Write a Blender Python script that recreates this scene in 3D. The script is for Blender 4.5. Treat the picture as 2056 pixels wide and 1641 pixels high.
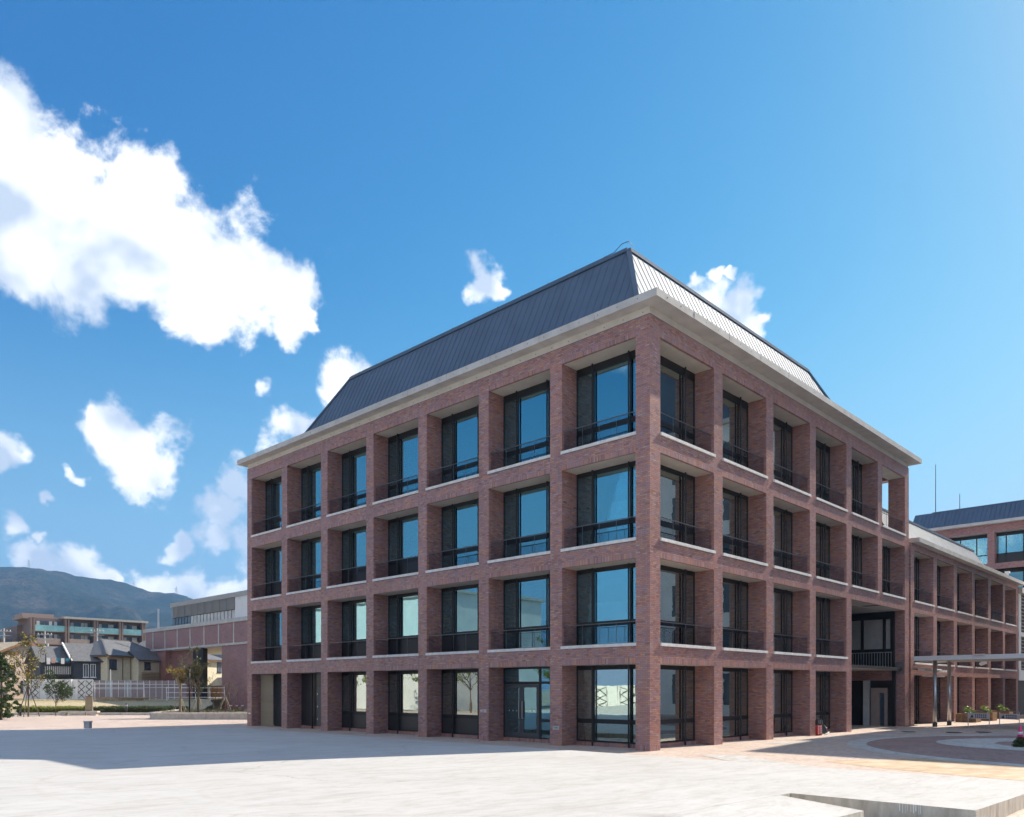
import bpy, bmesh, math, random
import numpy as np
from mathutils import Vector, Matrix
random.seed(7); RNG = np.random.default_rng(11)
for o in list(bpy.data.objects): bpy.data.objects.remove(o)
scene = bpy.context.scene
COL = scene.collection
R = math.radians

# ------------------------------------------------------------------ camera
# world frame: origin at the foot of the building's near corner, x along the right facade, y along the left facade
F, CX, HY, H = 1599.0, 1028.0, 1385.5, 2.18
CAM = np.array([-23.7457, -16.0208]); FW = np.array([0.72147, 0.69245]); RT = np.array([0.69245, -0.72147])
VIEW = R(-46.176)
cd = bpy.data.cameras.new('camera'); cam = bpy.data.objects.new('camera', cd); COL.objects.link(cam)
cam.location = (CAM[0], CAM[1], H); cam.rotation_euler = (R(90), 0, VIEW)
cd.sensor_width = 36; cd.lens = 36 * F / 2056; cd.shift_y = (HY - 820.5) / 2056
cd.clip_start = 0.1; cd.clip_end = 20000
scene.camera = cam
scene.render.resolution_x = 1024; scene.render.resolution_y = 817

# ------------------------------------------------------------------ sun, sky, exposure
SUN = Vector((0.985, -0.172, 0.90)).normalized()
sl = bpy.data.lights.new('sun', 'SUN'); sl.energy = 5.0; sl.angle = R(0.5); sl.color = (1.0, 0.88, 0.72)
so = bpy.data.objects.new('sun', sl); COL.objects.link(so)
so.rotation_euler = SUN.to_track_quat('Z', 'Y').to_euler(); so.location = (60, -20, 60)
scene.view_settings.view_transform = 'Standard'; scene.view_settings.look = 'None'
scene.view_settings.exposure = 0.80; scene.view_settings.gamma = 1.0
SKY_STRENGTH = 0.15
HAZE = 1.6e-4
scene.render.engine = 'CYCLES'; cy = scene.cycles
cy.max_bounces = 7; cy.diffuse_bounces = 3; cy.glossy_bounces = 4; cy.transmission_bounces = 4; cy.transparent_max_bounces = 10
cy.caustics_reflective = False; cy.caustics_refractive = False; cy.sample_clamp_indirect = 6.0; cy.use_denoising = True; cy.use_adaptive_sampling = True; cy.adaptive_threshold = 0.03

class NT:
    """small node-tree helper"""
    def __init__(s, tree): s.t = tree; s.n = tree.nodes; s.l = tree.links
    def new(s, typ, **kw):
        nd = s.n.new(typ)
        for k, v in kw.items(): setattr(nd, k, v)
        return nd
    def put(s, sock, v):
        if isinstance(v, bpy.types.NodeSocket): s.l.new(v, sock)
        elif v is not None: sock.default_value = v
    def math(s, op, a, b=None, c=None, clamp=False):
        nd = s.new('ShaderNodeMath', operation=op, use_clamp=clamp)
        s.put(nd.inputs[0], a)
        if b is not None: s.put(nd.inputs[1], b)
        if c is not None: s.put(nd.inputs[2], c)
        return nd.outputs[0]
    def vmath(s, op, a, b=None, out=0):
        nd = s.new('ShaderNodeVectorMath', operation=op); s.put(nd.inputs[0], a)
        if b is not None: s.put(nd.inputs[1], b)
        return nd.outputs[out]
    def maprange(s, v, a, b, c=0.0, d=1.0, interp='LINEAR'):
        nd = s.new('ShaderNodeMapRange', interpolation_type=interp)
        s.put(nd.inputs[0], v)
        for i, q in enumerate((a, b, c, d)): nd.inputs[i + 1].default_value = q
        return nd.outputs[0]
    def mix(s, fac, a, b, blend='MIX'):
        nd = s.new('ShaderNodeMix', data_type='RGBA', blend_type=blend)
        s.put(nd.inputs[0], fac); s.put(nd.inputs[6], a); s.put(nd.inputs[7], b)
        return nd.outputs[2]
    def noise(s, vec, scale, detail=3.0, rough=0.5, dist=0.0, out=0):
        nd = s.new('ShaderNodeTexNoise'); s.put(nd.inputs['Vector'], vec)
        nd.inputs['Scale'].default_value = scale; nd.inputs['Detail'].default_value = detail
        nd.inputs['Roughness'].default_value = rough; nd.inputs['Distortion'].default_value = dist
        return nd.outputs[out]
    def ramp(s, v, stops, interp='LINEAR'):
        nd = s.new('ShaderNodeValToRGB'); s.put(nd.inputs[0], v); cr = nd.color_ramp; cr.interpolation = interp
        while len(cr.elements) < len(stops): cr.elements.new(0.5)
        for e, (p, c) in zip(cr.elements, stops):
            e.position = p; e.color = (*c, 1) if len(c) == 3 else c
        return nd.outputs[0]

def view_dir(px, py):
    d = np.array([*(FW + RT * (px - CX) / F), (HY - py) / F]); return d / np.linalg.norm(d)

w = bpy.data.worlds.new('World'); scene.world = w; w.use_nodes = True
T = NT(w.node_tree); T.n.clear()
sky = T.new('ShaderNodeTexSky', sky_type='NISHITA'); sky.sun_disc = False
sky.sun_elevation = math.asin(SUN.z); sky.sun_rotation = math.atan2(SUN.x, SUN.y)
sky.air_density = 1.0; sky.dust_density = 0.35; sky.ozone_density = 3.2; sky.altitude = 60
# deeper, polarised-looking blue: contrast curve round a mid sky value
hs = T.new('ShaderNodeVectorMath', operation='MULTIPLY'); T.put(hs.inputs[0], T.vmath('POWER', sky.outputs[0], (2.45, 1.36, 0.75))); hs.inputs[1].default_value = (0.078, 0.340, 0.825)
tc = T.new('ShaderNodeTexCoord'); D = T.vmath('NORMALIZE', tc.outputs['Generated'])
sz = T.new('ShaderNodeSeparateXYZ'); T.put(sz.inputs[0], D)
skycol = T.mix(T.maprange(sz.outputs[2], -0.02, 0.46, 0.92, 0.0, 'SMOOTHSTEP'), hs.outputs[0], (1.25, 2.1, 3.2, 1))   # clear pale blue towards the horizon, all round
# cumulus: patches of the sky (direction, angular size) broken up by fractal noise
CLOUDS = [(-60,230,110),(-40,430,140),(20,265,80),(60,340,110),(150,320,85),(50,500,125),(180,430,115),(170,535,92),(280,410,92),(290,520,112),(380,490,92),(390,600,85),
 (470,530,92),(540,550,66),(585,600,50),(430,655,36),(625,615,26),(245,880,64),(300,910,66),(205,845,30),(345,940,44),
 (690,735,56),(672,785,40),(600,868,42),(965,560,36),(990,585,20),(545,803,20),(-10,920,46),(148,942,16),(40,1072,32),(95,1092,22),
 (120,1008,15),(452,1030,48),(485,975,40),(425,1085,40),(350,1100,24),(495,1095,44),(560,1080,48),(85,1145,50),(140,1150,50),(205,1165,26),
 (330,1190,50),(395,1192,56),(455,1190,60),(520,1195,60),(1410,620,56),(1478,625,52),(1510,645,40),(1547,636,20),(1400,560,20),(1440,553,16),(1465,550,10)]
dirs = []
for (px, py, r) in CLOUDS:
    c = view_dir(px, py); e = view_dir(px + r, py); g = view_dir(px, py + r)
    dirs.append((c, 0.5 * (np.linalg.norm(e - c) + np.linalg.norm(g - c))))
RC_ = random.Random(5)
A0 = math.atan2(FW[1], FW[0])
def rest(az, el, r):                                  # unseen cumulus added outside the frame as white fill light on the shaded facade
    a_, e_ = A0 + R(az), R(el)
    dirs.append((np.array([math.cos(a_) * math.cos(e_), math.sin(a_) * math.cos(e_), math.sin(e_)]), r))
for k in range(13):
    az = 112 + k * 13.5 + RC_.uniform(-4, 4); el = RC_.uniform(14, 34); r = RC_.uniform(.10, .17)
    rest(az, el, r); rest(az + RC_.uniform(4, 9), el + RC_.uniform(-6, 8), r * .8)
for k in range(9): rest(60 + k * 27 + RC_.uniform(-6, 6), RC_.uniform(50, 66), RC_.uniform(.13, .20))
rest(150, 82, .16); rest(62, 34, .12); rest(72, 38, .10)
acc = None
warp = T.vmath('MULTIPLY', T.vmath('SUBTRACT', T.noise(D, 11.0, 4.0, 0.6, out=1), (.5, .5, .5)), (.085, .085, .085))
DW = T.vmath('ADD', D, warp)
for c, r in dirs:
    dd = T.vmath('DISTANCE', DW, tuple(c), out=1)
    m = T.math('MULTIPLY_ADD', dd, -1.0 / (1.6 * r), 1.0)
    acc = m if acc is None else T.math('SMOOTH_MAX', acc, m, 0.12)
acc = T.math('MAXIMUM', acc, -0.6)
n1 = T.noise(D, 13.0, 10.0, 0.62, 0.2)
n3 = T.noise(D, 9.0, 3.5, 0.52, 0.2); n4 = T.noise(T.vmath('ADD', D, tuple(SUN * 0.045)), 9.0, 3.5, 0.52, 0.2)
dens = T.math('ADD', acc, T.math('MULTIPLY', T.math('SUBTRACT', n1, 0.5), 2.0))
alpha = T.maprange(dens, 0.16, 0.56, interp='SMOOTHSTEP')
lit = T.math('ADD', T.math('MULTIPLY', T.math('SUBTRACT', n3, n4), 6.0), 0.60, clamp=True)
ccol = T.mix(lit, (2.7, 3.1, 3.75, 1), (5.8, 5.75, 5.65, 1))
veil = T.math('MULTIPLY', T.maprange(T.noise(D, 3.0, 5.0, 0.6, 0.6), 0.56, 0.85, interp='SMOOTHSTEP'), 0.16)
full = T.mix(veil, skycol, (2.75, 3.25, 3.8, 1))
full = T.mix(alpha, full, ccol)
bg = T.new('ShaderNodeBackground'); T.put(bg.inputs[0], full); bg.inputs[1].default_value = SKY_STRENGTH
wo = T.new('ShaderNodeOutputWorld'); T.l.new(bg.outputs[0], wo.inputs[0])

# ------------------------------------------------------------------ materials
MATS = {}
def mat(name, col, rough=0.7, metal=0.0, var=0.12, nscale=3.0, bump=0.0, bscale=40.0, spec=0.5, col2=None, stretch=None, detail=5.0):
    """plain surface with two scales of tonal variation and a fine bump, all in object space"""
    m = bpy.data.materials.new(name); m.use_nodes = True; t = NT(m.node_tree); b = t.n['Principled BSDF']
    tcx = t.new('ShaderNodeTexCoord').outputs['Object']
    vec = tcx
    if stretch:
        mp = t.new('ShaderNodeMapping'); t.put(mp.inputs[0], tcx); mp.inputs['Scale'].default_value = stretch; vec = mp.outputs[0]
    n = t.noise(vec, nscale, detail, 0.6)
    c2 = col2 if col2 else tuple(min(1, c * (1 - 2.2 * var)) for c in col)
    c1 = tuple(min(1, c * (1 + var)) for c in col)
    t.put(b.inputs['Base Color'], t.ramp(n, [(0.25, c2), (0.72, c1)]))
    b.inputs['Roughness'].default_value = rough; b.inputs['Metallic'].default_value = metal
    b.inputs['Specular IOR Level'].default_value = spec
    if bump:
        bp = t.new('ShaderNodeBump'); bp.inputs['Strength'].default_value = bump; bp.inputs['Distance'].default_value = 0.02
        t.put(bp.inputs['Height'], t.noise(vec, bscale, 4.0, 0.6)); t.l.new(bp.outputs[0], b.inputs['Normal'])
    MATS[name] = m; return m

BRICK_TONES = [(0.0, (0.285, 0.145, 0.145)), (0.14, (0.425, 0.190, 0.160)), (0.32, (0.380, 0.225, 0.245)), (0.5, (0.480, 0.240, 0.195)),
               (0.66, (0.415, 0.275, 0.295)), (0.80, (0.520, 0.225, 0.165)), (0.93, (0.570, 0.305, 0.185)), (0.98, (0.520, 0.350, 0.310))]
def brick_unit_mat():
    m = bpy.data.materials.new('fired brick'); m.use_nodes = True; t = NT(m.node_tree); b = t.n['Principled BSDF']
    at = t.new('ShaderNodeAttribute', attribute_name='tone').outputs['Fac']
    tcx = t.new('ShaderNodeTexCoord').outputs['Object']
    c = t.ramp(at, [(p, tuple(x * .86 for x in q)) for p, q in BRICK_TONES])
    big = t.noise(tcx, 0.35, 3.0, 0.6); fine = t.noise(tcx, 26.0, 4.0, 0.7)
    c = t.mix(1.0, c, t.ramp(big, [(0.3, (0.86, 0.86, 0.88)), (0.7, (1.08, 1.05, 1.03))]), 'MULTIPLY')
    c = t.mix(1.0, c, t.ramp(fine, [(0.3, (0.82, 0.82, 0.82)), (0.7, (1.12, 1.12, 1.12))]), 'MULTIPLY')
    mp = t.new('ShaderNodeMapping'); t.put(mp.inputs[0], tcx); mp.inputs['Scale'].default_value = (1.6, 1.6, 0.14)
    c = t.mix(1.0, c, t.ramp(t.noise(mp.outputs[0], 1.5, 6.0, 0.68, 0.3), [(0.30, (0.80, 0.80, 0.81)), (0.5, (1, 1, 1)), (0.75, (1.07, 1.06, 1.05))]), 'MULTIPLY')
    t.put(b.inputs['Base Color'], c); b.inputs['Roughness'].default_value = 0.42; b.inputs['Specular IOR Level'].default_value = 0.6; b.inputs['IOR'].default_value = 1.5
    bp = t.new('ShaderNodeBump'); bp.inputs['Strength'].default_value = 0.9; bp.inputs['Distance'].default_value = 0.006
    t.put(bp.inputs['Height'], t.noise(tcx, 75.0, 3.0, 0.6)); t.l.new(bp.outputs[0], b.inputs['Normal'])
    MATS['brick'] = m
brick_unit_mat()

def brick_tex_mat(name, tint=(1, 1, 1), scale=1.0, axis='xy', bl=0.2033, ch=0.0655, mortar=(0.10, 0.085, 0.08), dark=1.0):
    """brick courses too fine to pick apart: colour and relief only"""
    m = bpy.data.materials.new(name); m.use_nodes = True; t = NT(m.node_tree); b = t.n['Principled BSDF']
    tcx = t.new('ShaderNodeTexCoord').outputs['Object']
    sp = t.new('ShaderNodeSeparateXYZ'); t.put(sp.inputs[0], tcx)
    u = t.math('ADD', sp.outputs[0], sp.outputs[1]) if axis == 'xy' else sp.outputs[0]
    v = sp.outputs[2] if axis == 'xy' else sp.outputs[1]
    cb = t.new('ShaderNodeCombineXYZ'); t.put(cb.inputs[0], u); t.put(cb.inputs[1], v)
    bt = t.new('ShaderNodeTexBrick'); t.put(bt.inputs['Vector'], cb.outputs[0])
    bt.inputs['Scale'].default_value = 1.0; bt.inputs['Brick Width'].default_value = bl; bt.inputs['Row Height'].default_value = ch
    bt.inputs['Mortar Size'].default_value = 0.006 if axis == 'xy' else 0.004; bt.inputs['Mortar Smooth'].default_value = 0.1; bt.offset = 0.5
    bt.inputs['Color1'].default_value = (0, 0, 0, 1); bt.inputs['Color2'].default_value = (1, 1, 1, 1); bt.inputs['Mortar'].default_value = (0.5, 0.5, 0.5, 1)
    c = t.ramp(bt.outputs['Color'], [(p, tuple(cc * tt * dark for cc, tt in zip(col, tint))) for p, col in BRICK_TONES])
    c = t.mix(bt.outputs['Fac'], c, (*mortar, 1))
    big = t.noise(tcx, 0.4, 4.0, 0.6)
    c = t.mix(1.0, c, t.ramp(big, [(0.3, (0.85, 0.85, 0.86)), (0.7, (1.12, 1.1, 1.08))]), 'MULTIPLY')
    t.put(b.inputs['Base Color'], c); b.inputs['Roughness'].default_value = 0.46; b.inputs['Specular IOR Level'].default_value = 0.7
    bp = t.new('ShaderNodeBump', invert=True); bp.inputs['Strength'].default_value = 0.12; bp.inputs['Distance'].default_value = 0.006
    t.put(bp.inputs['Height'], bt.outputs['Fac']); t.l.new(bp.outputs[0], b.inputs['Normal'])
    MATS[name] = m; return m
brick_tex_mat('brick courses')
brick_tex_mat('red brick courses', tint=(0.92, 0.82, 0.86), dark=0.85)

def paver_mat(name, stops, bl=0.2, ch=0.1, mortar=0.6, rot=0.0):
    m = bpy.data.materials.new(name); m.use_nodes = True; t = NT(m.node_tree); b = t.n['Principled BSDF']
    tcx = t.new('ShaderNodeTexCoord').outputs['Object']
    mp = t.new('ShaderNodeMapping'); t.put(mp.inputs[0], tcx); mp.inputs['Rotation'].default_value = (0, 0, rot)
    bt = t.new('ShaderNodeTexBrick'); t.put(bt.inputs['Vector'], mp.outputs[0])
    bt.inputs['Scale'].default_value = 1.0; bt.inputs['Brick Width'].default_value = bl; bt.inputs['Row Height'].default_value = ch
    bt.inputs['Mortar Size'].default_value = 0.004; bt.offset = 0.5
    bt.inputs['Color1'].default_value = (0, 0, 0, 1); bt.inputs['Color2'].default_value = (1, 1, 1, 1)
    c = t.ramp(bt.outputs['Color'], stops)
    c = t.mix(bt.outputs['Fac'], c, tuple(x * mortar for x in stops[0][1]) + (1,))
    big = t.noise(tcx, 0.5, 5.0, 0.65); fine = t.noise(tcx, 7.0, 4.0, 0.6)
    c = t.mix(1.0, c, t.ramp(big, [(0.3, (0.84, 0.84, 0.84)), (0.7, (1.1, 1.1, 1.1))]), 'MULTIPLY')
    c = t.mix(1.0, c, t.ramp(fine, [(0.3, (0.92, 0.92, 0.92)), (0.7, (1.06, 1.06, 1.06))]), 'MULTIPLY')
    t.put(b.inputs['Base Color'], c); b.inputs['Roughness'].default_value = 0.8
    bp = t.new('ShaderNodeBump', invert=True); bp.inputs['Strength'].default_value = 0.4; bp.inputs['Distance'].default_value = 0.006
    t.put(bp.inputs['Height'], bt.outputs['Fac']); t.l.new(bp.outputs[0], b.inputs['Normal'])
    MATS[name] = m; return m
paver_mat('pink pavers', [(0.0, (0.43, 0.345, 0.30)), (0.5, (0.49, 0.40, 0.35)), (1.0, (0.54, 0.46, 0.41))])
paver_mat('buff pavers', [(0.0, (0.42, 0.30, 0.19)), (0.5, (0.47, 0.35, 0.23)), (1.0, (0.52, 0.42, 0.31))], bl=0.6, ch=0.3, rot=R(18))
paver_mat('pale grey pavers', [(0.0, (0.40, 0.40, 0.39)), (0.5, (0.47, 0.47, 0.46)), (1.0, (0.53, 0.53, 0.52))], bl=0.3, ch=0.15)
paver_mat('mauve pavers', [(0.0, (0.25, 0.17, 0.16)), (0.5, (0.30, 0.205, 0.19)), (1.0, (0.34, 0.24, 0.22))])
paver_mat('dark grey pavers', [(0.0, (0.15, 0.14, 0.135)), (0.5, (0.19, 0.175, 0.165)), (1.0, (0.23, 0.21, 0.20))])

def slab_mat():
    m = bpy.data.materials.new('trowelled concrete'); m.use_nodes = True; t = NT(m.node_tree); b = t.n['Principled BSDF']
    tcx = t.new('ShaderNodeTexCoord').outputs['Object']
    def mapped(rot, sc):
        mp = t.new('ShaderNodeMapping'); t.put(mp.inputs[0], tcx); mp.inputs['Rotation'].default_value = (0, 0, rot); mp.inputs['Scale'].default_value = sc
        return mp.outputs[0]
    big = t.noise(tcx, 0.22, 6.0, 0.6, 0.4)
    streak = t.noise(mapped(R(44), (0.5, 1.5, 1)), 1.1, 7.0, 0.68, 1.4)
    streak2 = t.noise(mapped(R(-35), (0.4, 2.2, 1)), 2.1, 6.0, 0.7, 1.8)
    fine = t.noise(tcx, 30.0, 4.0, 0.7); blot = t.noise(tcx, 2.6, 6.0, 0.7, 0.8)
    c = t.ramp(big, [(0.3, (0.425, 0.425, 0.42)), (0.7, (0.475, 0.48, 0.48))])
    c = t.mix(1.0, c, t.ramp(streak, [(0.30, (0.86, 0.84, 0.81)), (0.50, (1, 1, 1)), (0.75, (1.06, 1.06, 1.07))]), 'MULTIPLY')
    c = t.mix(1.0, c, t.ramp(streak2, [(0.30, (0.86, 0.85, 0.84)), (0.5, (1, 1, 1)), (0.75, (1.04, 1.04, 1.04))]), 'MULTIPLY')
    c = t.mix(1.0, c, t.ramp(blot, [(0.28, (0.90, 0.88, 0.86)), (0.45, (1, 1, 1)), (0.8, (1.03, 1.03, 1.03))]), 'MULTIPLY')
    c = t.mix(1.0, c, t.ramp(fine, [(0.3, (0.94, 0.94, 0.94)), (0.7, (1.04, 1.04, 1.04))]), 'MULTIPLY')
    # faint tyre arcs
    for (ax, ay, rr, wd, k) in ((-9.0, 4.0, 5.2, 0.10, .10), (-9.0, 4.0, 5.55, 0.05, .07), (-13.5, -2.0, 6.2, 0.10, .10), (-14.0, -4.5, 4.0, 0.12, .07), (-6.0, 14.0, 9.0, 0.09, .09), (-16, 6, 7.5, .1, .08)):
        dd = t.vmath('DISTANCE', tcx, (ax, ay, 0.35), out=1)
        e = t.math('ABSOLUTE', t.math('SUBTRACT', dd, rr))
        f = t.math('MULTIPLY', t.maprange(e, 0.0, wd, 1.0, 0.0, 'SMOOTHSTEP'), t.maprange(streak, 0.35, 0.65, k, k * 4.5))
        c = t.mix(f, c, (0.40, 0.37, 0.34, 1))
    # hairline cracks
    vo = t.new('ShaderNodeTexVoronoi', feature='DISTANCE_TO_EDGE'); vo.inputs['Scale'].default_value = 0.16
    t.put(vo.inputs['Vector'], t.vmath('ADD', tcx, t.vmath('MULTIPLY', t.noise(tcx, 1.2, 5.0, 0.65, out=1), (0.9, 0.9, 0))))
    f = t.math('MULTIPLY', t.maprange(vo.outputs['Distance'], 0.0, 0.0045, 1.0, 0.0), t.maprange(t.noise(tcx, 0.17, 2.0), 0.46, 0.60))
    c = t.mix(t.math('MULTIPLY', f, 0.75), c, (0.25, 0.23, 0.21, 1))
    t.put(b.inputs['Base Color'], c); b.inputs['Roughness'].default_value = 0.85
    b.inputs['Specular IOR Level'].default_value = 0.3
    bp = t.new('ShaderNodeBump'); bp.inputs['Strength'].default_value = 0.25; bp.inputs['Distance'].default_value = 0.01
    t.put(bp.inputs['Height'], fine); t.l.new(bp.outputs[0], b.inputs['Normal'])
    MATS['slab'] = m
slab_mat()

def glass_mat(name, trans=(0.62, 0.72, 0.70), base=0.34, tint=(0.86, 0.95, 1.0), wave=0.0014):
    m = bpy.data.materials.new(name); m.use_nodes = True; t = NT(m.node_tree); t.n.remove(t.n['Principled BSDF'])
    tr = t.new('ShaderNodeBsdfTransparent'); tr.inputs[0].default_value = (*trans, 1)
    gl = t.new('ShaderNodeBsdfGlossy'); gl.inputs['Color'].default_value = (*tint, 1); gl.inputs['Roughness'].default_value = 0.0
    fr = t.new('ShaderNodeFresnel'); fr.inputs[0].default_value = 1.6 if base >= 0 else 1.01; base = max(base, 0.0)
    fac = t.math('ADD', t.math('MULTIPLY', fr.outputs[0], 1.0 - base), base, clamp=True)
    tcx = t.new('ShaderNodeTexCoord').outputs['Object']
    bp = t.new('ShaderNodeBump'); bp.inputs['Strength'].default_value = 1.0; bp.inputs['Distance'].default_value = wave
    t.put(bp.inputs['Height'], t.noise(tcx, 1.1, 2.0, 0.5)); t.l.new(bp.outputs[0], gl.inputs['Normal'])
    mx = t.new('ShaderNodeMixShader'); t.put(mx.inputs[0], fac); t.l.new(tr.outputs[0], mx.inputs[1]); t.l.new(gl.outputs[0], mx.inputs[2])
    t.l.new(mx.outputs[0], t.n['Material Output'].inputs[0]); MATS[name] = m; return m
glass_mat('window glass', (0.78, 0.88, 0.86), 0.42, (0.50, 0.90, 1.0)); glass_mat('clear glass', (0.80, 0.94, 0.90), 0.40, (0.86, 1.0, 0.96)); glass_mat('rail glass', (0.86, 0.87, 0.89), -1, wave=0.0)
glass_mat('balcony glass', (0.25, 0.50, 0.52), 0.12, (0.6, 0.9, 0.92)); 

def leaf_mat(name, a, b_, trans=0.25):
    m = bpy.data.materials.new(name); m.use_nodes = True; t = NT(m.node_tree); b = t.n['Principled BSDF']
    g = t.new('ShaderNodeNewGeometry')
    c = t.ramp(g.outputs['Random Per Island'], [(0.0, a), (1.0, b_)])
    t.put(b.inputs['Base Color'], c); b.inputs['Roughness'].default_value = 0.5
    tl = t.new('ShaderNodeBsdfTranslucent'); t.put(tl.inputs[0], c)
    mx = t.new('ShaderNodeMixShader'); mx.inputs[0].default_value = trans
    t.l.new(b.outputs[0], mx.inputs[1]); t.l.new(tl.outputs[0], mx.inputs[2]); t.l.new(mx.outputs[0], t.n['Material Output'].inputs[0])
    MATS[name] = m; return m
leaf_mat('dark leaves', (0.022, 0.045, 0.014), (0.085, 0.13, 0.035), 0.3)
leaf_mat('hedge leaves', (0.09, 0.13, 0.02), (0.30, 0.34, 0.05), 0.35)
leaf_mat('olive leaves', (0.05, 0.065, 0.018), (0.13, 0.12, 0.03))
leaf_mat('yellow leaves', (0.35, 0.24, 0.02), (0.62, 0.45, 0.05))
leaf_mat('fresh leaves', (0.12, 0.22, 0.03), (0.32, 0.42, 0.10))
leaf_mat('grass blades', (0.28, 0.24, 0.11), (0.46, 0.40, 0.20))

mat('mortar', (0.19, 0.155, 0.15), 0.9, var=0.15, bump=0.4)
mat('concrete', (0.51, 0.505, 0.49), 0.8, var=0.10, nscale=1.4, bump=0.25, bscale=25)
mat('soffit concrete', (0.62, 0.585, 0.52), 0.8, var=0.08, nscale=1.1, bump=0.2, bscale=25)
mat('sill stone', (0.68, 0.67, 0.65), 0.75, var=0.10, nscale=5, bump=0.2)
mat('black frame', (0.008, 0.009, 0.011), 0.5, var=0.1, nscale=2)
mat('dark panel', (0.028, 0.027, 0.030), 0.35, var=0.15, nscale=1.2)
mat('grey door', (0.060, 0.062, 0.070), 0.45, var=0.08)
mat('rail steel', (0.13, 0.13, 0.14), 0.4, 0.5, var=0.1)
mat('steel', (0.55, 0.56, 0.58), 0.3, 0.9, var=0.08)
mat('dark steel', (0.05, 0.05, 0.055), 0.45, 0.3, var=0.1)
mat('roof metal', (0.095, 0.145, 0.215), 0.70, 0.30, var=0.08, nscale=0.7)
mat('light roof metal', (0.50, 0.52, 0.54), 0.48, 0.35, var=0.07, nscale=0.8)
mat('white blind', (0.62, 0.66, 0.64), 0.9, var=0.05, nscale=1.2)
mat('green blind', (0.70, 0.79, 0.74), 0.9, var=0.07, nscale=0.9)
mat('interior', (0.42, 0.40, 0.36), 0.9, var=0.10, nscale=0.5)
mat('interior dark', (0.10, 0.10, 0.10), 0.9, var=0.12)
mat('wood slat', (0.36, 0.29, 0.20), 0.7, var=0.14, stretch=(4, 4, 0.4), nscale=4)
mat('brown wood', (0.26, 0.14, 0.07), 0.75, var=0.2, nscale=4)
mat('white paint', (0.78, 0.78, 0.77), 0.6, var=0.05, nscale=1.5)
mat('white panel', (0.72, 0.73, 0.74), 0.55, var=0.05, nscale=0.8)
mat('mauve panel', (0.33, 0.26, 0.27), 0.6, var=0.1)
mat('grey panel', (0.40, 0.41, 0.44), 0.6, var=0.08)
mat('beige render', (0.58, 0.48, 0.40), 0.85, var=0.08, bump=0.2)
mat('cream render', (0.70, 0.64, 0.48), 0.85, var=0.07, bump=0.2)
mat('slate siding', (0.075, 0.080, 0.095), 0.7, var=0.12, stretch=(0.3, 0.3, 8))
mat('tan roof tiles', (0.44, 0.37, 0.26), 0.75, var=0.18, nscale=3, bump=0.6, bscale=9)
mat('grey roof tiles', (0.135, 0.14, 0.15), 0.6, var=0.2, nscale=4, bump=0.7, bscale=8)
mat('apartment tile', (0.21, 0.155, 0.14), 0.8, var=0.08)
mat('apartment parapet', (0.33, 0.255, 0.225), 0.8, var=0.08)
mat('far glass', (0.10, 0.13, 0.16), 0.12, var=0.25, nscale=0.7)
mat('curtain', (0.60, 0.60, 0.58), 0.8, var=0.15, nscale=1.2)
mat('turquoise glass', (0.27, 0.52, 0.54), 0.15, var=0.15, nscale=0.6)
mat('louvre metal', (0.40, 0.385, 0.37), 0.55, 0.2, var=0.08)
mat('bark', (0.15, 0.115, 0.085), 0.9, var=0.25, stretch=(3, 3, 0.7), nscale=6, bump=0.6, bscale=20)
mat('pale bark', (0.32, 0.27, 0.21), 0.9, var=0.2, stretch=(3, 3, 0.7), nscale=6)
mat('bamboo stake', (0.42, 0.36, 0.24), 0.8, var=0.15)
mat('rusty corten', (0.32, 0.19, 0.10), 0.8, var=0.35, nscale=5, bump=0.5, bscale=30)
mat('red paint', (0.42, 0.020, 0.025), 0.35, var=0.1)
mat('pink plastic', (0.75, 0.05, 0.22), 0.45, var=0.06)
mat('black rubber', (0.02, 0.02, 0.02), 0.7, var=0.1)
mat('soil', (0.10, 0.075, 0.055), 0.95, var=0.3, nscale=9, bump=0.8)
mat('dry lawn', (0.46, 0.39, 0.25), 0.95, var=0.18, nscale=5, bump=0.8, bscale=18)
mat('far ground', (0.30, 0.27, 0.22), 0.95, var=0.2, nscale=0.05)
mat('timber', (0.42, 0.31, 0.19), 0.85, var=0.25, nscale=6)
mat('sign print', (0.06, 0.07, 0.16), 0.5)
mat('sign face', (0.62, 0.60, 0.60), 0.5, var=0.06)
mat('blue cloth', (0.03, 0.22, 0.32), 0.8); mat('pink cloth', (0.55, 0.32, 0.30), 0.8)
mat('info board', (0.30, 0.25, 0.17), 0.6, var=0.12)
mat('planter stone', (0.56, 0.53, 0.48), 0.8, var=0.1, nscale=3, bump=0.3)
def hill_mat():
    m = bpy.data.materials.new('winter woods'); m.use_nodes = True; t = NT(m.node_tree); b = t.n['Principled BSDF']
    tcx = t.new('ShaderNodeTexCoord').outputs['Object']
    a = t.noise(tcx, 0.006, 9.0, 0.70, 0.6); f = t.noise(tcx, 0.09, 6.0, 0.8)
    c = t.ramp(a, [(0.34, (0.007, 0.016, 0.012)), (0.5, (0.022, 0.029, 0.022)), (0.66, (0.072, 0.062, 0.052))])
    c = t.mix(1.0, c, t.ramp(f, [(0.34, (0.10, 0.13, 0.12)), (0.66, (2.5, 2.3, 2.1))]), 'MULTIPLY')
    t.put(b.inputs['Base Color'], c); b.inputs['Roughness'].default_value = 1.0; b.inputs['Specular IOR Level'].default_value = 0.05
    bp = t.new('ShaderNodeBump'); bp.inputs['Strength'].default_value = 1.0; bp.inputs['Distance'].default_value = 9.0
    t.put(bp.inputs['Height'], f); t.l.new(bp.outputs[0], b.inputs['Normal']); MATS['hill'] = m
hill_mat()

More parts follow.
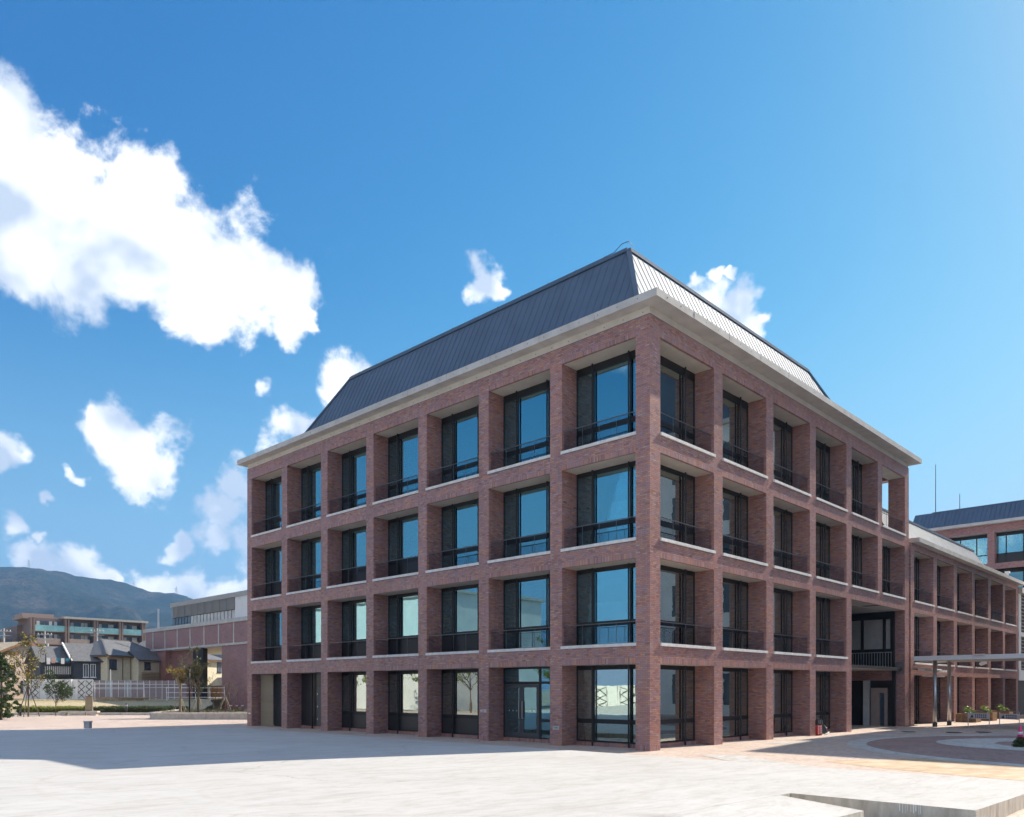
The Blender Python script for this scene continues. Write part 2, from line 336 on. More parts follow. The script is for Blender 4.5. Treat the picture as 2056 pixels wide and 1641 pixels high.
# ------------------------------------------------------------------ object helpers
def tag(o, label=None, cat=None, group=None, kind=None):
    if label: o['label'] = label
    if cat: o['category'] = cat
    if group: o['group'] = group
    if kind: o['kind'] = kind
    return o
def empty(name, loc=(0, 0, 0), rz=0.0, label=None, cat=None, group=None):
    o = bpy.data.objects.new(name, None); COL.objects.link(o); o.empty_display_size = 0.3
    o.location = loc; o.rotation_euler = (0, 0, rz)
    return tag(o, label, cat, group)
def link(name, me, parent=None, loc=None, rz=None, m=None):
    o = bpy.data.objects.new(name, me); COL.objects.link(o)
    if parent: o.parent = parent
    if loc is not None: o.location = loc
    if rz is not None: o.rotation_euler = (0, 0, rz)
    if m is not None and not me.materials: me.materials.append(MATS[m] if isinstance(m, str) else m)
    return o
def copy_tree(o, parent=None, loc=None, rz=None):
    c = o.copy(); COL.objects.link(c); c.parent = parent
    if loc is not None: c.location = loc
    if rz is not None: c.rotation_euler = (0, 0, rz)
    for ch in o.children: copy_tree(ch, c)
    return c

class MB:
    def __init__(s): s.v = []; s.f = []
    def box(s, x0, x1, y0, y1, z0, z1):
        b = len(s.v)
        s.v += [(x0, y0, z0), (x1, y0, z0), (x1, y1, z0), (x0, y1, z0), (x0, y0, z1), (x1, y0, z1), (x1, y1, z1), (x0, y1, z1)]
        s.f += [(b, b+3, b+2, b+1), (b+4, b+5, b+6, b+7), (b, b+1, b+5, b+4), (b+1, b+2, b+6, b+5), (b+2, b+3, b+7, b+6), (b+3, b, b+4, b+7)]
        return s
    def poly(s, pts, z0, z1):           # vertical prism over a plan polygon (ccw)
        b = len(s.v); n = len(pts)
        z0s = z0 if hasattr(z0, '__len__') else [z0] * n; z1s = z1 if hasattr(z1, '__len__') else [z1] * n
        s.v += [(p[0], p[1], z) for p, z in zip(pts, z0s)] + [(p[0], p[1], z) for p, z in zip(pts, z1s)]
        s.f += [tuple(b + i for i in reversed(range(n))), tuple(b + n + i for i in range(n))]
        s.f += [(b + i, b + (i + 1) % n, b + n + (i + 1) % n, b + n + i) for i in range(n)]
        return s
    def quad(s, *p): b = len(s.v); s.v += [tuple(q) for q in p]; s.f.append(tuple(range(b, b + len(p)))); return s
    def slabq(s, pts, t):               # thick sheet: quad/poly pts offset along its normal by t
        p = [Vector(q) for q in pts]; n = (p[1] - p[0]).cross(p[2] - p[0]).normalized() * t
        b = len(s.v); k = len(p)
        s.v += [tuple(q) for q in p] + [tuple(q + n) for q in p]
        s.f += [tuple(b + i for i in reversed(range(k))), tuple(b + k + i for i in range(k))]
        s.f += [(b + i, b + (i + 1) % k, b + k + (i + 1) % k, b + k + i) for i in range(k)]
        return s
    def bar(s, a, b_, w, h=None):       # square bar between two points
        a = Vector(a); b_ = Vector(b_); d = (b_ - a).normalized(); h = h or w
        up = Vector((0, 0, 1)) if abs(d.z) < 0.95 else Vector((1, 0, 0))
        r = d.cross(up).normalized() * w / 2; u = r.cross(d).normalized() * h / 2
        k = len(s.v)
        for c in (a, b_): s.v += [tuple(c - r - u), tuple(c + r - u), tuple(c + r + u), tuple(c - r + u)]
        s.f += [(k, k+1, k+2, k+3), (k+7, k+6, k+5, k+4)] + [(k+i, k+4+i, k+4+(i+1) % 4, k+(i+1) % 4) for i in range(4)]
        return s
    def tube(s, pts, rad, n=8):
        pts = [Vector(p) for p in pts]; rad = rad if hasattr(rad, '__len__') else [rad] * len(pts)
        k0 = len(s.v); prev = None
        for i, p in enumerate(pts):
            d = (pts[min(i + 1, len(pts) - 1)] - pts[max(i - 1, 0)]).normalized()
            up = Vector((0, 0, 1)) if abs(d.z) < 0.9 else Vector((1, 0, 0))
            r = d.cross(up).normalized(); u = r.cross(d).normalized()
            for j in range(n):
                a = 2 * math.pi * j / n; s.v.append(tuple(p + (r * math.cos(a) + u * math.sin(a)) * rad[i]))
        for i in range(len(pts) - 1):
            for j in range(n): s.f.append((k0+i*n+j, k0+i*n+(j+1) % n, k0+(i+1)*n+(j+1) % n, k0+(i+1)*n+j))
        s.f.append(tuple(k0 + j for j in reversed(range(n)))); e = k0 + (len(pts) - 1) * n; s.f.append(tuple(e + j for j in range(n)))
        return s
    def cyl(s, x, y, z0, z1, r, r1=None, n=14): return s.tube([(x, y, z0), (x, y, z1)], [r, r if r1 is None else r1], n)
    def mesh(s, name, m, smooth=False):
        me = bpy.data.meshes.new(name); me.from_pydata(s.v, [], s.f)
        bm = bmesh.new(); bm.from_mesh(me); bmesh.ops.recalc_face_normals(bm, faces=bm.faces); bm.to_mesh(me); bm.free()
        me.materials.append(MATS[m])
        if smooth:
            for p in me.polygons: p.use_smooth = True
        return me
    def build(s, name, m, parent=None, loc=None, rz=None, smooth=False, kind=None):
        o = link(name, s.mesh(name, m, smooth), parent, loc, rz)
        if kind: o['kind'] = kind
        return o
def struct(name, mb, m): return mb.build(name, m, kind='structure')

def at(px, depth): return CAM + depth * (FW + RT * (px - CX) / F)
def zat(py, depth): return H + (HY - py) / F * depth
def onx(px, x):
    r = FW + RT * (px - CX) / F; t = (x - CAM[0]) / r[0]; return CAM[1] + t * r[1], t

# bricks ------------------------------------------------------------------------------------------------
BL, CH, GAP = 0.2033, 0.0655, 0.010
class Bricks:
    def __init__(s): s.c = []      # list of (origin arrays)
    def add(s, o, u, n, s0, s1, z0, z1, depth):
        s.c.append((o[0], o[1], u[0], u[1], n[0], n[1], s0, s1, z0, z1, depth))
    def courses(s, o, u, n, spans, k0, k1, depth=0.05):
        """running bond rows k0..k1 over spans [(s0,s1)]"""
        for k in range(k0, k1):
            za, zb = k * CH + GAP / 2, (k + 1) * CH - GAP / 2
            for (a, b) in spans:
                off = (k % 2) * BL / 2
                p = math.floor((a - off) / BL) * BL + off
                while p < b - 0.02:
                    x0, x1 = max(p + GAP / 2, a), min(p + BL - GAP / 2, b)
                    if x1 - x0 > 0.03: s.add(o, u, n, x0, x1, za, zb, depth)
                    p += BL
    def soldiers(s, o, u, n, a, b, z0, z1, depth=0.1):
        cnt = max(1, round((b - a) / CH)); st = (b - a) / cnt
        for i in range(cnt): s.add(o, u, n, a + i * st + GAP / 2, a + (i + 1) * st - GAP / 2, z0, z1 - GAP / 2, depth)
    def mesh(s, name):
        c = np.array(s.c); N = len(c)
        ox, oy, ux, uy, nx, ny, s0, s1, z0, z1, dp = c.T
        jit = RNG.normal(0, 0.0003, N)
        def pt(ss, zz, d):
            return np.stack([ox + ux * ss + nx * d, oy + uy * ss + ny * d, zz], 1)
        V = np.stack([pt(s0, z0, jit), pt(s1, z0, jit), pt(s1, z1, jit), pt(s0, z1, jit), pt(s0, z0, -dp), pt(s1, z0, -dp), pt(s1, z1, -dp), pt(s0, z1, -dp)], 1).reshape(-1, 3)
        fb = np.array([[0, 1, 2, 3], [1, 5, 6, 2], [4, 0, 3, 7], [3, 2, 6, 7], [4, 5, 1, 0]])
        hand = (ux * -ny - uy * -nx)   # orientation is fixed by recalculation-free check below
        Fc = (np.arange(N)[:, None, None] * 8 + fb[None]);
        flip = (ux * ny - uy * nx) > 0
        Fc[flip] = Fc[flip][:, :, ::-1]
        Fc = Fc.reshape(-1, 4)
        me = bpy.data.meshes.new(name)
        me.vertices.add(len(V)); me.vertices.foreach_set('co', V.ravel())
        me.loops.add(len(Fc) * 4); me.loops.foreach_set('vertex_index', Fc.ravel().astype(np.int32))
        me.polygons.add(len(Fc)); me.polygons.foreach_set('loop_start', (np.arange(len(Fc)) * 4).astype(np.int32))
        at_ = me.attributes.new('tone', 'FLOAT', 'FACE'); at_.data.foreach_set('value', np.repeat(RNG.random(N), 5).astype(np.float32))
        me.update(calc_edges=True); me.polygons.foreach_set('use_smooth', np.zeros(len(Fc), bool)); me.materials.append(MATS['brick']); return me

# ------------------------------------------------------------------ ground
struct('ground', MB().quad((-6000, -6000, -0.03), (6000, -6000, -0.03), (6000, 6000, -0.03), (-6000, 6000, -0.03)), 'far ground')
struct('paving', MB().quad((-40, -40, 0), (75, -40, 0), (75, 75, 0), (-40, 75, 0)), 'pink pavers')
RC = (0.0, 0.0)
def w2(xo, yo):  # camera-plan metres (right, forward) -> world
    return CAM + RT * xo + FW * yo
def ring(cx, cy, r0, r1, a0, a1, z, n=72):
    mb = MB(); c = w2(cx, cy)
    for i in range(n):
        p = a0 + (a1 - a0) * i / n; q = a0 + (a1 - a0) * (i + 1) / n
        mb.quad((c[0] + r0 * math.cos(p), c[1] + r0 * math.sin(p), z), (c[0] + r1 * math.cos(p), c[1] + r1 * math.sin(p), z),
                (c[0] + r1 * math.cos(q), c[1] + r1 * math.sin(q), z), (c[0] + r0 * math.cos(q), c[1] + r0 * math.sin(q), z))
    return mb
struct('paving_buff', ring(23.1, 28.3, 9.9, 14.2, R(150), R(262), 0.004), 'buff pavers')
struct('paving_outer_arc', ring(23.1, 28.3, 15.6, 16.9, R(140), R(215), 0.008), 'pale grey pavers')
struct('paving_mauve_disc', ring(23.1, 28.3, 0.0, 9.6, 0, R(360), 0.008), 'mauve pavers')
struct('paving_ring', ring(23.1, 28.3, 9.6, 10.35, 0, R(360), 0.008), 'pale grey pavers')
struct('paving_dark_band', ring(23.1, 28.3, 6.4, 9.3, R(195), R(300), 0.012), 'dark grey pavers')
struct('paving_inner_arc', ring(21.6, 31.2, 2.3, 4.4, 0, R(360), 0.016), 'pale grey pavers')
struct('paving_inner_path', ring(21.6, 31.2, 4.3, 5.9, R(185), R(275), 0.020), 'pale grey pavers')
mbx = MB()
for i in range(9): mbx.quad((7 + i * 2.3, -2.2 - i * .12, .006), (8.2 + i * 2.3, -2.2 - i * .12, .006), (8.2 + i * 2.3, -1.0 - i * .12, .006), (7 + i * 2.3, -1.0 - i * .12, .006))
struct('paving_inset_squares', mbx, 'pale grey pavers')
for k, (xx, yy, rr) in enumerate(((21.0, -4.2, .36), (22.4, -5.2, .36), (20.2, -2.3, .3))):
    tag(MB().cyl(xx, yy, 0.022, 0.034, rr, n=24).build('manhole_cover', 'dark steel'),
        ['round dark manhole cover nearest the passage, in the shaded paving', 'round dark manhole cover nearer the wing canopy', 'small round cover on sunlit pavers before the passage'][k], 'manhole', 'round covers set in the paving')

def slab_z(x): return 0.146 + 0.0174 * (-x)
E_X, U0, U1 = -3.65, -12.67, 24.2
mb = MB()
pts = [(E_X, U0), (-9.9, U0), (-9.9, -9.7), (-40, -9.7), (-40, 27.5), (-14, 25.0), (E_X, 22.8)]
pts = pts[::-1]
mat('weathered edge', (0.58, 0.52, 0.43), 0.9, var=0.2, nscale=5, bump=0.5, bscale=30, stretch=(1, 1, 0.25), detail=7)
def edged(o):
    o.data.materials.append(MATS['weathered edge'])
    for p in o.data.polygons:
        if p.normal.z < .5: p.material_index = 1
mb.poly(pts, -0.02, [slab_z(p[0]) for p in pts]); edged(struct('concrete_slab', mb, 'slab'))
# lower ramp slab in the notch
mb = MB(); q = [(-10.35, -9.71), (-10.35, -11.15), (-40, -11.15), (-40, -9.71)][::-1]
mb.poly(q, -0.02, [slab_z(p[0]) - (0.125 if p[1] < -10 else 0.0) for p in q]); edged(struct('concrete_ramp', mb, 'slab'))
struct('concrete_apron', MB().quad((-9.93, -24, 0.006), (-40, -24, 0.006), (-40, -9.7, 0.006), (-9.93, -9.7, 0.006)), 'slab')
mb = MB()
for i in range(9): k_ = random.uniform(.0, .09); y_ = -11.55 - i * .04 - random.uniform(0, .02); mb.box(-9.9045, -9.902, y_ - random.uniform(.006, .016), y_, 0.16 + k_, 0.312)
o = mb.build('lime_streaks', 'white paint'); o.parent = bpy.data.objects['concrete_slab']

# ------------------------------------------------------------------ main building
bld = empty('brick_building', (0, 0, 0), 0, 'four storey dark red brick building with deep window bays and a grey mansard roof', 'building')
LA, LB = 29.04, 27.57
pA = [(0.0, 0.61)] + [(0.61 + 3.47 + i * 4.072, 0.61 + 3.47 + 0.61 + i * 4.072) for i in range(6)] + [(28.5, 29.04)]
oA = [(pA[i][1], pA[i + 1][0]) for i in range(7)]
pB = [(0.0, 0.67)] + [(4.47 + i * 4.48, 5.14 + i * 4.48) for i in range(5)] + [(26.87, 27.57)]
oB = [(pB[i][1], pB[i + 1][0]) for i in range(6)]
DA, DB = 1.0, 0.95
LEV = [(0.0, 3.13), (3.88, 6.93), (7.67, 10.74), (11.47, 14.89)]      # opening bottom (sill top), top
TOPZ = 15.55
def k_of(z): return int(round(z / CH))
bandK = [(k_of(3.13), k_of(3.77)), (k_of(6.93), k_of(7.56)), (k_of(10.74), k_of(11.36)), (k_of(14.89), k_of(15.55))]
SOL = 3  # a soldier course is three courses high
g = 0.001
PASS = (pB[4][1], pB[6][0])      # passage in the right facade: bays 5-6, two storeys
# mortar cores of pillars
pillars = {}
for i, (a, b) in enumerate(pA):
    if i == 0: mb = MB().box(g, pB[0][1] - g, g, b - g, 0, TOPZ)
    else: mb = MB().box(g, DA, a + g, b - g, 0, TOPZ)
    pillars['A', i] = mb.build('pillar', 'mortar', bld)
for i, (a, b) in enumerate(pB):
    if i == 0: continue
    z0 = 6.93 if i == 5 else 0
    pillars['B', i] = MB().box(a + g, b - g, g, DB, z0, TOPZ).build('pillar', 'mortar', bld)
# spandrel beams, concrete soffits, sills
sill_meshes = {}
def sill_mesh(W, D_):
    if (W, D_) not in sill_meshes: sill_meshes[W, D_] = MB().box(-0.03, W + 0.03, -0.045 if D_ == DA else -0.07, 0.0, 0, .11).box(0.014, W - 0.014, 0.0, D_, 0, 0.108).mesh('sill', 'sill stone')
    return sill_meshes[W, D_]
for f in range(4):
    zb = LEV[f][1]; zt = LEV[f + 1][0] - 0.11 if f < 3 else TOPZ
    for (a, b) in oA:
        MB().box(g, DA, a - g, b + g, zb + g, zt).build('spandrel', 'mortar', bld)
        MB().box(0.105, DA - 0.002, a + .004, b - .004, zb - 0.0006, zb + 0.05).build('soffit', 'soffit concrete', bld)
        if f < 3: link('sill', sill_mesh(round(b - a, 3), DA), bld, (0, b, zt), -math.pi / 2)
    for i, (a, b) in enumerate(oB):
        if f == 0 and i >= 4: continue
        MB().box(a - g, b + g, g, DB, zb + g, zt).build('spandrel', 'mortar', bld)
        MB().box(a + .004, b - .004, 0.105, DB - 0.002, zb + (0.0002 if i == 0 else -0.0006), zb + 0.05).build('soffit', 'soffit concrete', bld)
        if f < 3: link('sill', sill_mesh(round(b - a, 3), DB), bld, (a, 0, zt - (.003 if i == 0 else 0)), 0.0)
# bricks, corner pillar's ground storey piece by piece
uA_, nA = (0, 1), (-1, 0); uB_, nB = (1, 0), (0, -1)
BR = {'A': Bricks(), 'B': Bricks()}
K1 = bandK[0][0]; KT = k_of(TOPZ)
single = Bricks()
single.courses((0, 0), uA_, nA, [(0.0, 0.61)], SOL, K1); single.courses((0, 0), uB_, nB, [(0.0, 0.67)], SOL, K1)
single.soldiers((0, 0), uA_, nA, 0.0, 0.61, 0, SOL * CH, 0.05); single.soldiers((0, 0), uB_, nB, 0.0, 0.67, 0, SOL * CH, 0.05)
variants = {}
for rec in single.c[:300]:
    ox, oy, ux, uy, nx, ny, s0, s1, z0, z1, dp = rec
    key = (ux, round(s1 - s0, 3), round(z1 - z0, 3), random.randrange(9))
    if key not in variants:
        b1 = Bricks(); b1.c.append((0, 0, ux, uy, nx, ny, 0, s1 - s0, 0, z1 - z0, dp)); me = b1.mesh('brick')
        me.attributes['tone'].data.foreach_set('value', np.full(5, random.random(), np.float32)); variants[key] = me
    link('brick', variants[key], pillars['A', 0], (ox + ux * s0, oy + uy * s0, z0))
for rec in single.c[300:]: BR['B'].c.append(rec)
def facade(br, o, u, n, P, O, inner, skip_open=(), skip_pillar=()):
    for i, (a, b) in enumerate(P):
        if i == 0: br.courses(o, u, n, [(a, b)], K1, KT)
        else:
            k0 = k_of(6.93) if i in skip_pillar else SOL
            br.courses(o, u, n, [(a, b)], k0, KT)
            if i not in skip_pillar: br.soldiers(o, u, n, a, b, 0, SOL * CH, 0.05)
    for f, (k0, k1) in enumerate(bandK):
        for i, (a, b) in enumerate(O):
            if (f, i) in skip_open: continue
            br.soldiers(o, u, n, a, b, LEV[f][1], (k0 + SOL) * CH, 0.105)
            br.courses(o, u, n, [(a, b)], k0 + SOL, k1)
facade(BR['A'], (0, 0), uA_, nA, pA, oA, DA)
facade(BR['B'], (0, 0), uB_, nB, pB, oB, DB, skip_open={(0, 4), (0, 5)}, skip_pillar={5})
# the spandrel under the skipped middle pillar of the passage is carried over
BR['B'].soldiers((0, 0), uB_, nB, pB[5][0], pB[5][1], 6.93, 6.93 + SOL * CH, 0.105)
# reveals (side faces of the pillars)
for f in range(4):
    k0 = 0 if f == 0 else k_of(LEV[f][0]); k1 = bandK[f][0]
    for (a, b) in oA:
        BR['A'].courses((0, b), (1, 0), (0, -1), [(0.0, DA)], k0, k1); BR['A'].courses((0, a), (1, 0), (0, 1), [(0.0, DA if a > 1 else 0.67)], k0, k1)
    for i, (a, b) in enumerate(oB):
        lo = not (f < 2 and i == 5); hi = not (f < 2 and i == 4)
        if hi: BR['B'].courses((b, 0), (0, 1), (-1, 0), [(0.0, DB)], k0, k1)
        if lo: BR['B'].courses((a, 0), (0, 1), (1, 0), [(0.0, DB if i else 0.61)], k0, k1)
BR['B'].courses((LB, 0), (0, 1), (1, 0), [(0.0, 0.95)], 0, KT)
BR['A'].courses((0, LA), (1, 0), (0, 1), [(0.0, 1.0)], 0, KT)
for kx in 'AB': tag(link('brickwork', BR[kx].mesh('brickwork'), bld), kind='stuff')

# windows: local x to the right as seen from outside, y inward, z up, origin lower left at the glass plane
PROTO = {}
def window(parent, loc, rz, W, Hh, kind):
    key = (round(W, 3), round(Hh, 3), kind)
    if key in PROTO: return copy_tree(PROTO[key], parent, loc, rz)
    fr = MB(); ft = 0.055; y0, y1 = 0.0, 0.07; base = 0.16 if kind.startswith('g') else 0.03
    head = 0.17 if Hh < 3.2 else 0.30
    fr.box(0, ft, y0, y1, base, Hh).box(W - ft, W, y0, y1, base, Hh).box(ft, W - ft, y0, y1, base, base + ft).box(ft, W - ft, y0 - .01, y1, Hh - head, Hh)
    t0, t1 = (0.88, 1.05) if kind.startswith('g') else (0.76, 0.96)
    m1, m2 = 0.86, W - 0.86
    if W in (round(oA[0][1] - DB + .09, 3),): m2 = W - 0.62
    if W in (round(oB[0][1] - DA + .09, 3),): m1 = 0.62
    fr.box(ft, W - ft, y0 - .012, y1, t0, t1)
    for m in (m1, m2):
        for (p, q) in ((base + ft, t0), (t1, Hh - head)):
            fr.box(m - .03, m + .03, y0, y1, p, q)
    o = fr.build('window', 'black frame', parent, loc, rz)
    for m in (m1 + .01, m2 - .01):
        MB().cyl(m, -0.10, 0.0, Hh - 0.004, 0.034, n=10).build('post', 'black frame', o, smooth=False)
    cells = [(ft, m1 - .03), (m1 + .03, m2 - .03), (m2 + .03, W - ft)]
    for (a, b) in cells:
        for lower in (False, True):
            p, q = (base + ft, t0) if lower else (t1, Hh - head)
            if lower and kind in ('p', 'gp'): MB().box(a, b, 0.02, 0.045, p, q).build('panel', 'dark panel', o)
            else: MB().box(a, b, 0.025, 0.037, p, q).build('pane', 'clear glass' if kind in ('b', 'gb', 'gp', 'g') else 'window glass', o)
    if kind in ('b', 'gb', 'gp', 'gw'):
        MB().box(ft + .02, W - ft - .02, 0.14, 0.152, (t1 if kind == 'gp' else base + .35), Hh - (.30 if kind != 'gw' else .9)).build('blind', 'green blind' if kind in ('b', 'gb') else 'white blind', o)
    elif kind in ('c', 'p'):
        MB().box(ft + .02, W - ft - .02, 0.16, 0.172, .06, Hh * .56).build('blind', 'white blind', o)
    elif kind == 'h':
        MB().box(ft + .02, W - ft - .02, 0.35, 0.362, Hh * .55, Hh - .2).build('blind', 'white blind', o)
    PROTO[key] = o; return o
def railing(parent, loc, rz, W):
    key = ('rail', round(W, 3))
    if key in PROTO: return copy_tree(PROTO[key], parent, loc, rz)
    o = MB().box(0.016, W - 0.016, -0.022, 0.022, 0.775, 0.80).build('railing', 'rail steel', parent, loc, rz)
    for s_ in (0.27, 0.5, 0.73): MB().box(W * s_ - .006, W * s_ + .006, -.008, .008, 0.0, .775).build('baluster', 'rail steel', o)
    MB().box(0.02, W - 0.02, -.004, .004, .06, .77).build('rail_pane', 'rail glass', o)
    PROTO[key] = o; return o
for f in range(4):
    z0, z1 = LEV[f]; Hh = round(z1 - z0, 3)
    for i, (a, b) in enumerate(oA):
        if i == 0: a = DB - 0.09
        j = 6 - i; W = round(b - a, 3)          # j: bay counted from the far end
        loc = (DA - 0.09, b, z0); rz = -math.pi / 2
        if f == 0:
            if j in (0, 1, 5): continue
            window(bld, loc, rz, W, Hh, 'gp' if j in (2, 3, 4) else 'g')
        else:
            kind = 'p' if (f == 1 and j <= 4) or (f == 2 and j in (0, 2, 3)) else ('h' if (f, j) in ((3, 5), (2, 1)) else 'c')
            window(bld, loc, rz, W, Hh, kind); railing(bld, (0.12, b, z0), rz, round(oA[i][1] - oA[i][0], 3))
    for i, (a, b) in enumerate(oB):
        ra = a; RW = round(b - a, 3)
        if i == 0: a = DA - 0.09
        W = round(b - a, 3); loc = (a, DB - 0.09, z0)
        if f == 0 and i < 4: window(bld, loc, 0, W, Hh, 'gb')
        if f == 1 and i < 4 or f == 2 or (f == 3 and i < 5):
            window(bld, loc, 0, W, Hh, 'b'); railing(bld, (ra, 0.12, z0), 0, RW)
        if f == 3 and i == 5: railing(bld, (a, 0.12, z0), 0, W)
# plinths under the ground floor windows
pl = Bricks()
for i, (a, b) in enumerate(oA):
    if 6 - i in (0,): continue
    pl.soldiers((DA - .14, a), (0, 1), (-1, 0), 0, b - a, 0, .15, .1)
for i, (a, b) in enumerate(oB[:4]): pl.soldiers((a, DB - .14), (1, 0), (0, -1), 0, b - a, 0, .15, .1)
tag(link('plinth_bricks', pl.mesh('plinth_bricks'), bld), kind='stuff')
# rooms behind the glass: floor plates, ceilings, core walls, outer walls
mb = MB()
for f in range(1, 4): mb.box(1.02, 18.3 if f == 1 else 26.5, 1.02, 28.4, LEV[f][0] - .5, LEV[f][0] - .02)
mb.box(1.02, 26.5, 1.02, 28.4, 15.0, 15.5).box(1.02, 18.3, 1.02, 28.4, .0, .05)
mb.box(6.5, 17.5, 6.0, 24, 0.05, 15.0)
for y in (8.5, 16.6, 24.6): mb.box(1.10, 6.5, y - .06, y + .06, 0.05, 15.0)
for x in (5.0, 9.3, 14.0): mb.box(x - .06, x + .06, 1.05, 6.0, .05, 15.0)
mb.build('interior', 'interior', bld)
MB().box(26.9, LB - .05, 5.2, LA, 0, TOPZ).box(1.0, LB, LA - .6, LA - .02, 0, TOPZ).box(26.92, LB - .05, .95, 5.2, 0, 11.36).box(26.9, LB - .05, .95, 5.2, 14.89, TOPZ).build('rear_wall', 'brick courses', bld)
MB().box(22.9, 23.0, .98, 6, 11.47, 14.95).box(23, 26.9, 5.9, 6, 11.47, 14.95).build('terrace_wall', 'window glass', bld)
MB().box(22.6, 27.5, .96, 6, 11.3, 11.47).build('terrace_floor', 'concrete', bld)
mb = MB()
for y in (1.0, 2.6, 4.2): mb.box(22.86, 23.04, y, y + .12, 11.47, 14.95)
mb.build('terrace_frame', 'black frame', bld)
# ground floor special bays on the left facade
a, b = oA[6]     # far bay: slatted gate
mb = MB().box(1.0, 1.05, a, b, 0, 3.2); mb.build('dark_recess', 'interior dark', bld)
gate = MB().box(.52, .56, b - 1.62, b - .16, 0.03, .09).box(.52, .56, b - 1.62, b - .16, 3.02, 3.1).build('slat_gate', 'wood slat', bld)
slat = MB().box(.50, .52, 0, .062, 0.03, 3.1).mesh('slat', 'wood slat')
for i in range(15): link('slat', slat, gate, (0, b - 1.62 + i * .0985, 0))
a, b = oA[5]     # grey service door
MB().box(.92, 1.0, a, b, 0, 3.2).build('door_wall', 'dark panel', bld)
d = MB().box(.87, .918, a + .35, a + 1.75, .06, 2.35).build('door', 'grey door', bld)
MB().box(.83, .87, a + .46, a + .50, .98, 1.16).build('handle', 'steel', d)
for z in (.5, 1.2, 1.9): MB().box(.86, .87, a + 1.68, a + 1.74, z, z + .09).build('hinge', 'steel', d)
MB().cyl(.80, a + 2.15, 0, 3.12, .045).build('drain_pipe', 'black frame', bld)
# entrance bay
a, b = oA[1]
ent = empty('entrance', (DA - .09, b, 0.15), -math.pi / 2); ent.parent = bld
W = b - a; Hh = 2.98
MB().box(0, .06, 0, .08, 0, Hh).box(W - .06, W, 0, .08, 0, Hh).box(.06, W - .06, 0, .08, Hh - .07, Hh).box(.06, W - .06, -.01, .08, 2.28, 2.38).box(2.06, 2.16, 0, .08, 0, 2.28) \
    .box(2.16, W - .06, -.005, .08, .70, .82).box(2.9, 2.97, 0, .08, .82, 2.28).box(2.06, 2.16, 0, .08, 2.38, Hh - .07).build('door_frame', 'black frame', ent)
for k, x0 in enumerate((.07, 1.065)):
    x1 = x0 + .985
    d = MB().box(x0, x0 + .13, .0, .055, .02, 2.27).box(x1 - .13, x1, .0, .055, .02, 2.27).box(x0 + .13, x1 - .13, .0, .055, .02, .22).box(x0 + .13, x1 - .13, .0, .055, 2.13, 2.27).build('glass_door', 'grey door', ent)
    d['label'] = 'double glass door leaf with a tall steel pull handle'
    hx = x1 - .09 if k == 0 else x0 + .09
    MB().tube([(hx, 0.0, .82), (hx, -.06, .82), (hx, -.06, 1.55), (hx, 0.0, 1.55)], .014).build('handle', 'steel', d)
    if k == 1: MB().box(x0 + .13, x1 - .13, .022, .032, .22, 2.13).build('pane', 'window glass', d)
    else:
        MB().box(x0 + .13, x1 - .13, .022, .032, .22, 2.13).build('pane', 'window glass', d)
        MB().box(x0 + .28, x0 + .62, .034, .04, .25, 2.08).build('frosted_strip', 'white blind', d)
    for q in range(3):
        cx_ = x0 + .26 + q * .22; MB().box(cx_ - .012, cx_ + .012, .012, .02, 1.12, 1.17).build('safety_dot', 'white paint', d)
for (xa, xb, za, zb_) in ((.06, 2.06, 2.38, Hh - .07), (2.16, W - .06, 2.38, Hh - .07), (2.16, W - .06, .82, 2.28), (2.16, W - .06, .04, .70)):
    MB().box(xa, xb, .03, .04, za, zb_).build('pane', 'window glass', ent)
MB().cyl(2.98, -.12, -.15, Hh, .045).build('post', 'black frame', ent)

# signs on the pillars
def text_mesh(txt, size, depth, m, name):
    cu = bpy.data.curves.new(name, 'FONT'); cu.body = txt; cu.size = size; cu.extrude = depth; cu.align_x = 'CENTER'; cu.align_y = 'CENTER'
    t = bpy.data.objects.new(name, cu); COL.objects.link(t)
    dg = bpy.context.evaluated_depsgraph_get(); me = bpy.data.meshes.new_from_object(t.evaluated_get(dg))
    bpy.data.objects.remove(t); bpy.data.curves.remove(cu); me.name = name; me.materials.clear(); me.materials.append(MATS[m]); return me
me = text_mesh('9\u53f7\u9928', 0.155, 0.006, 'white paint', 'pillar_lettering')
o = link('pillar_lettering', me, bld, (-0.009, (pA[2][0] + pA[2][1]) / 2, 1.27)); o.rotation_euler = (R(90), 0, R(-90))
pq = MB().box(-.018, -.002, pA[1][0] + .14, pA[1][0] + .45, .62, .76).build('plaque', 'steel', bld)
o = link('plaque_lettering', text_mesh('9\u53f7\u9928', 0.09, 0.002, 'sign print', 'plaque_lettering'), pq, (-0.0195, pA[1][0] + .295, .69)); o.rotation_euler = (R(90), 0, R(-90))
MB().box(-.02, -.002, LA - .40, LA - .16, .72, .80).build('plaque', 'white paint', bld)

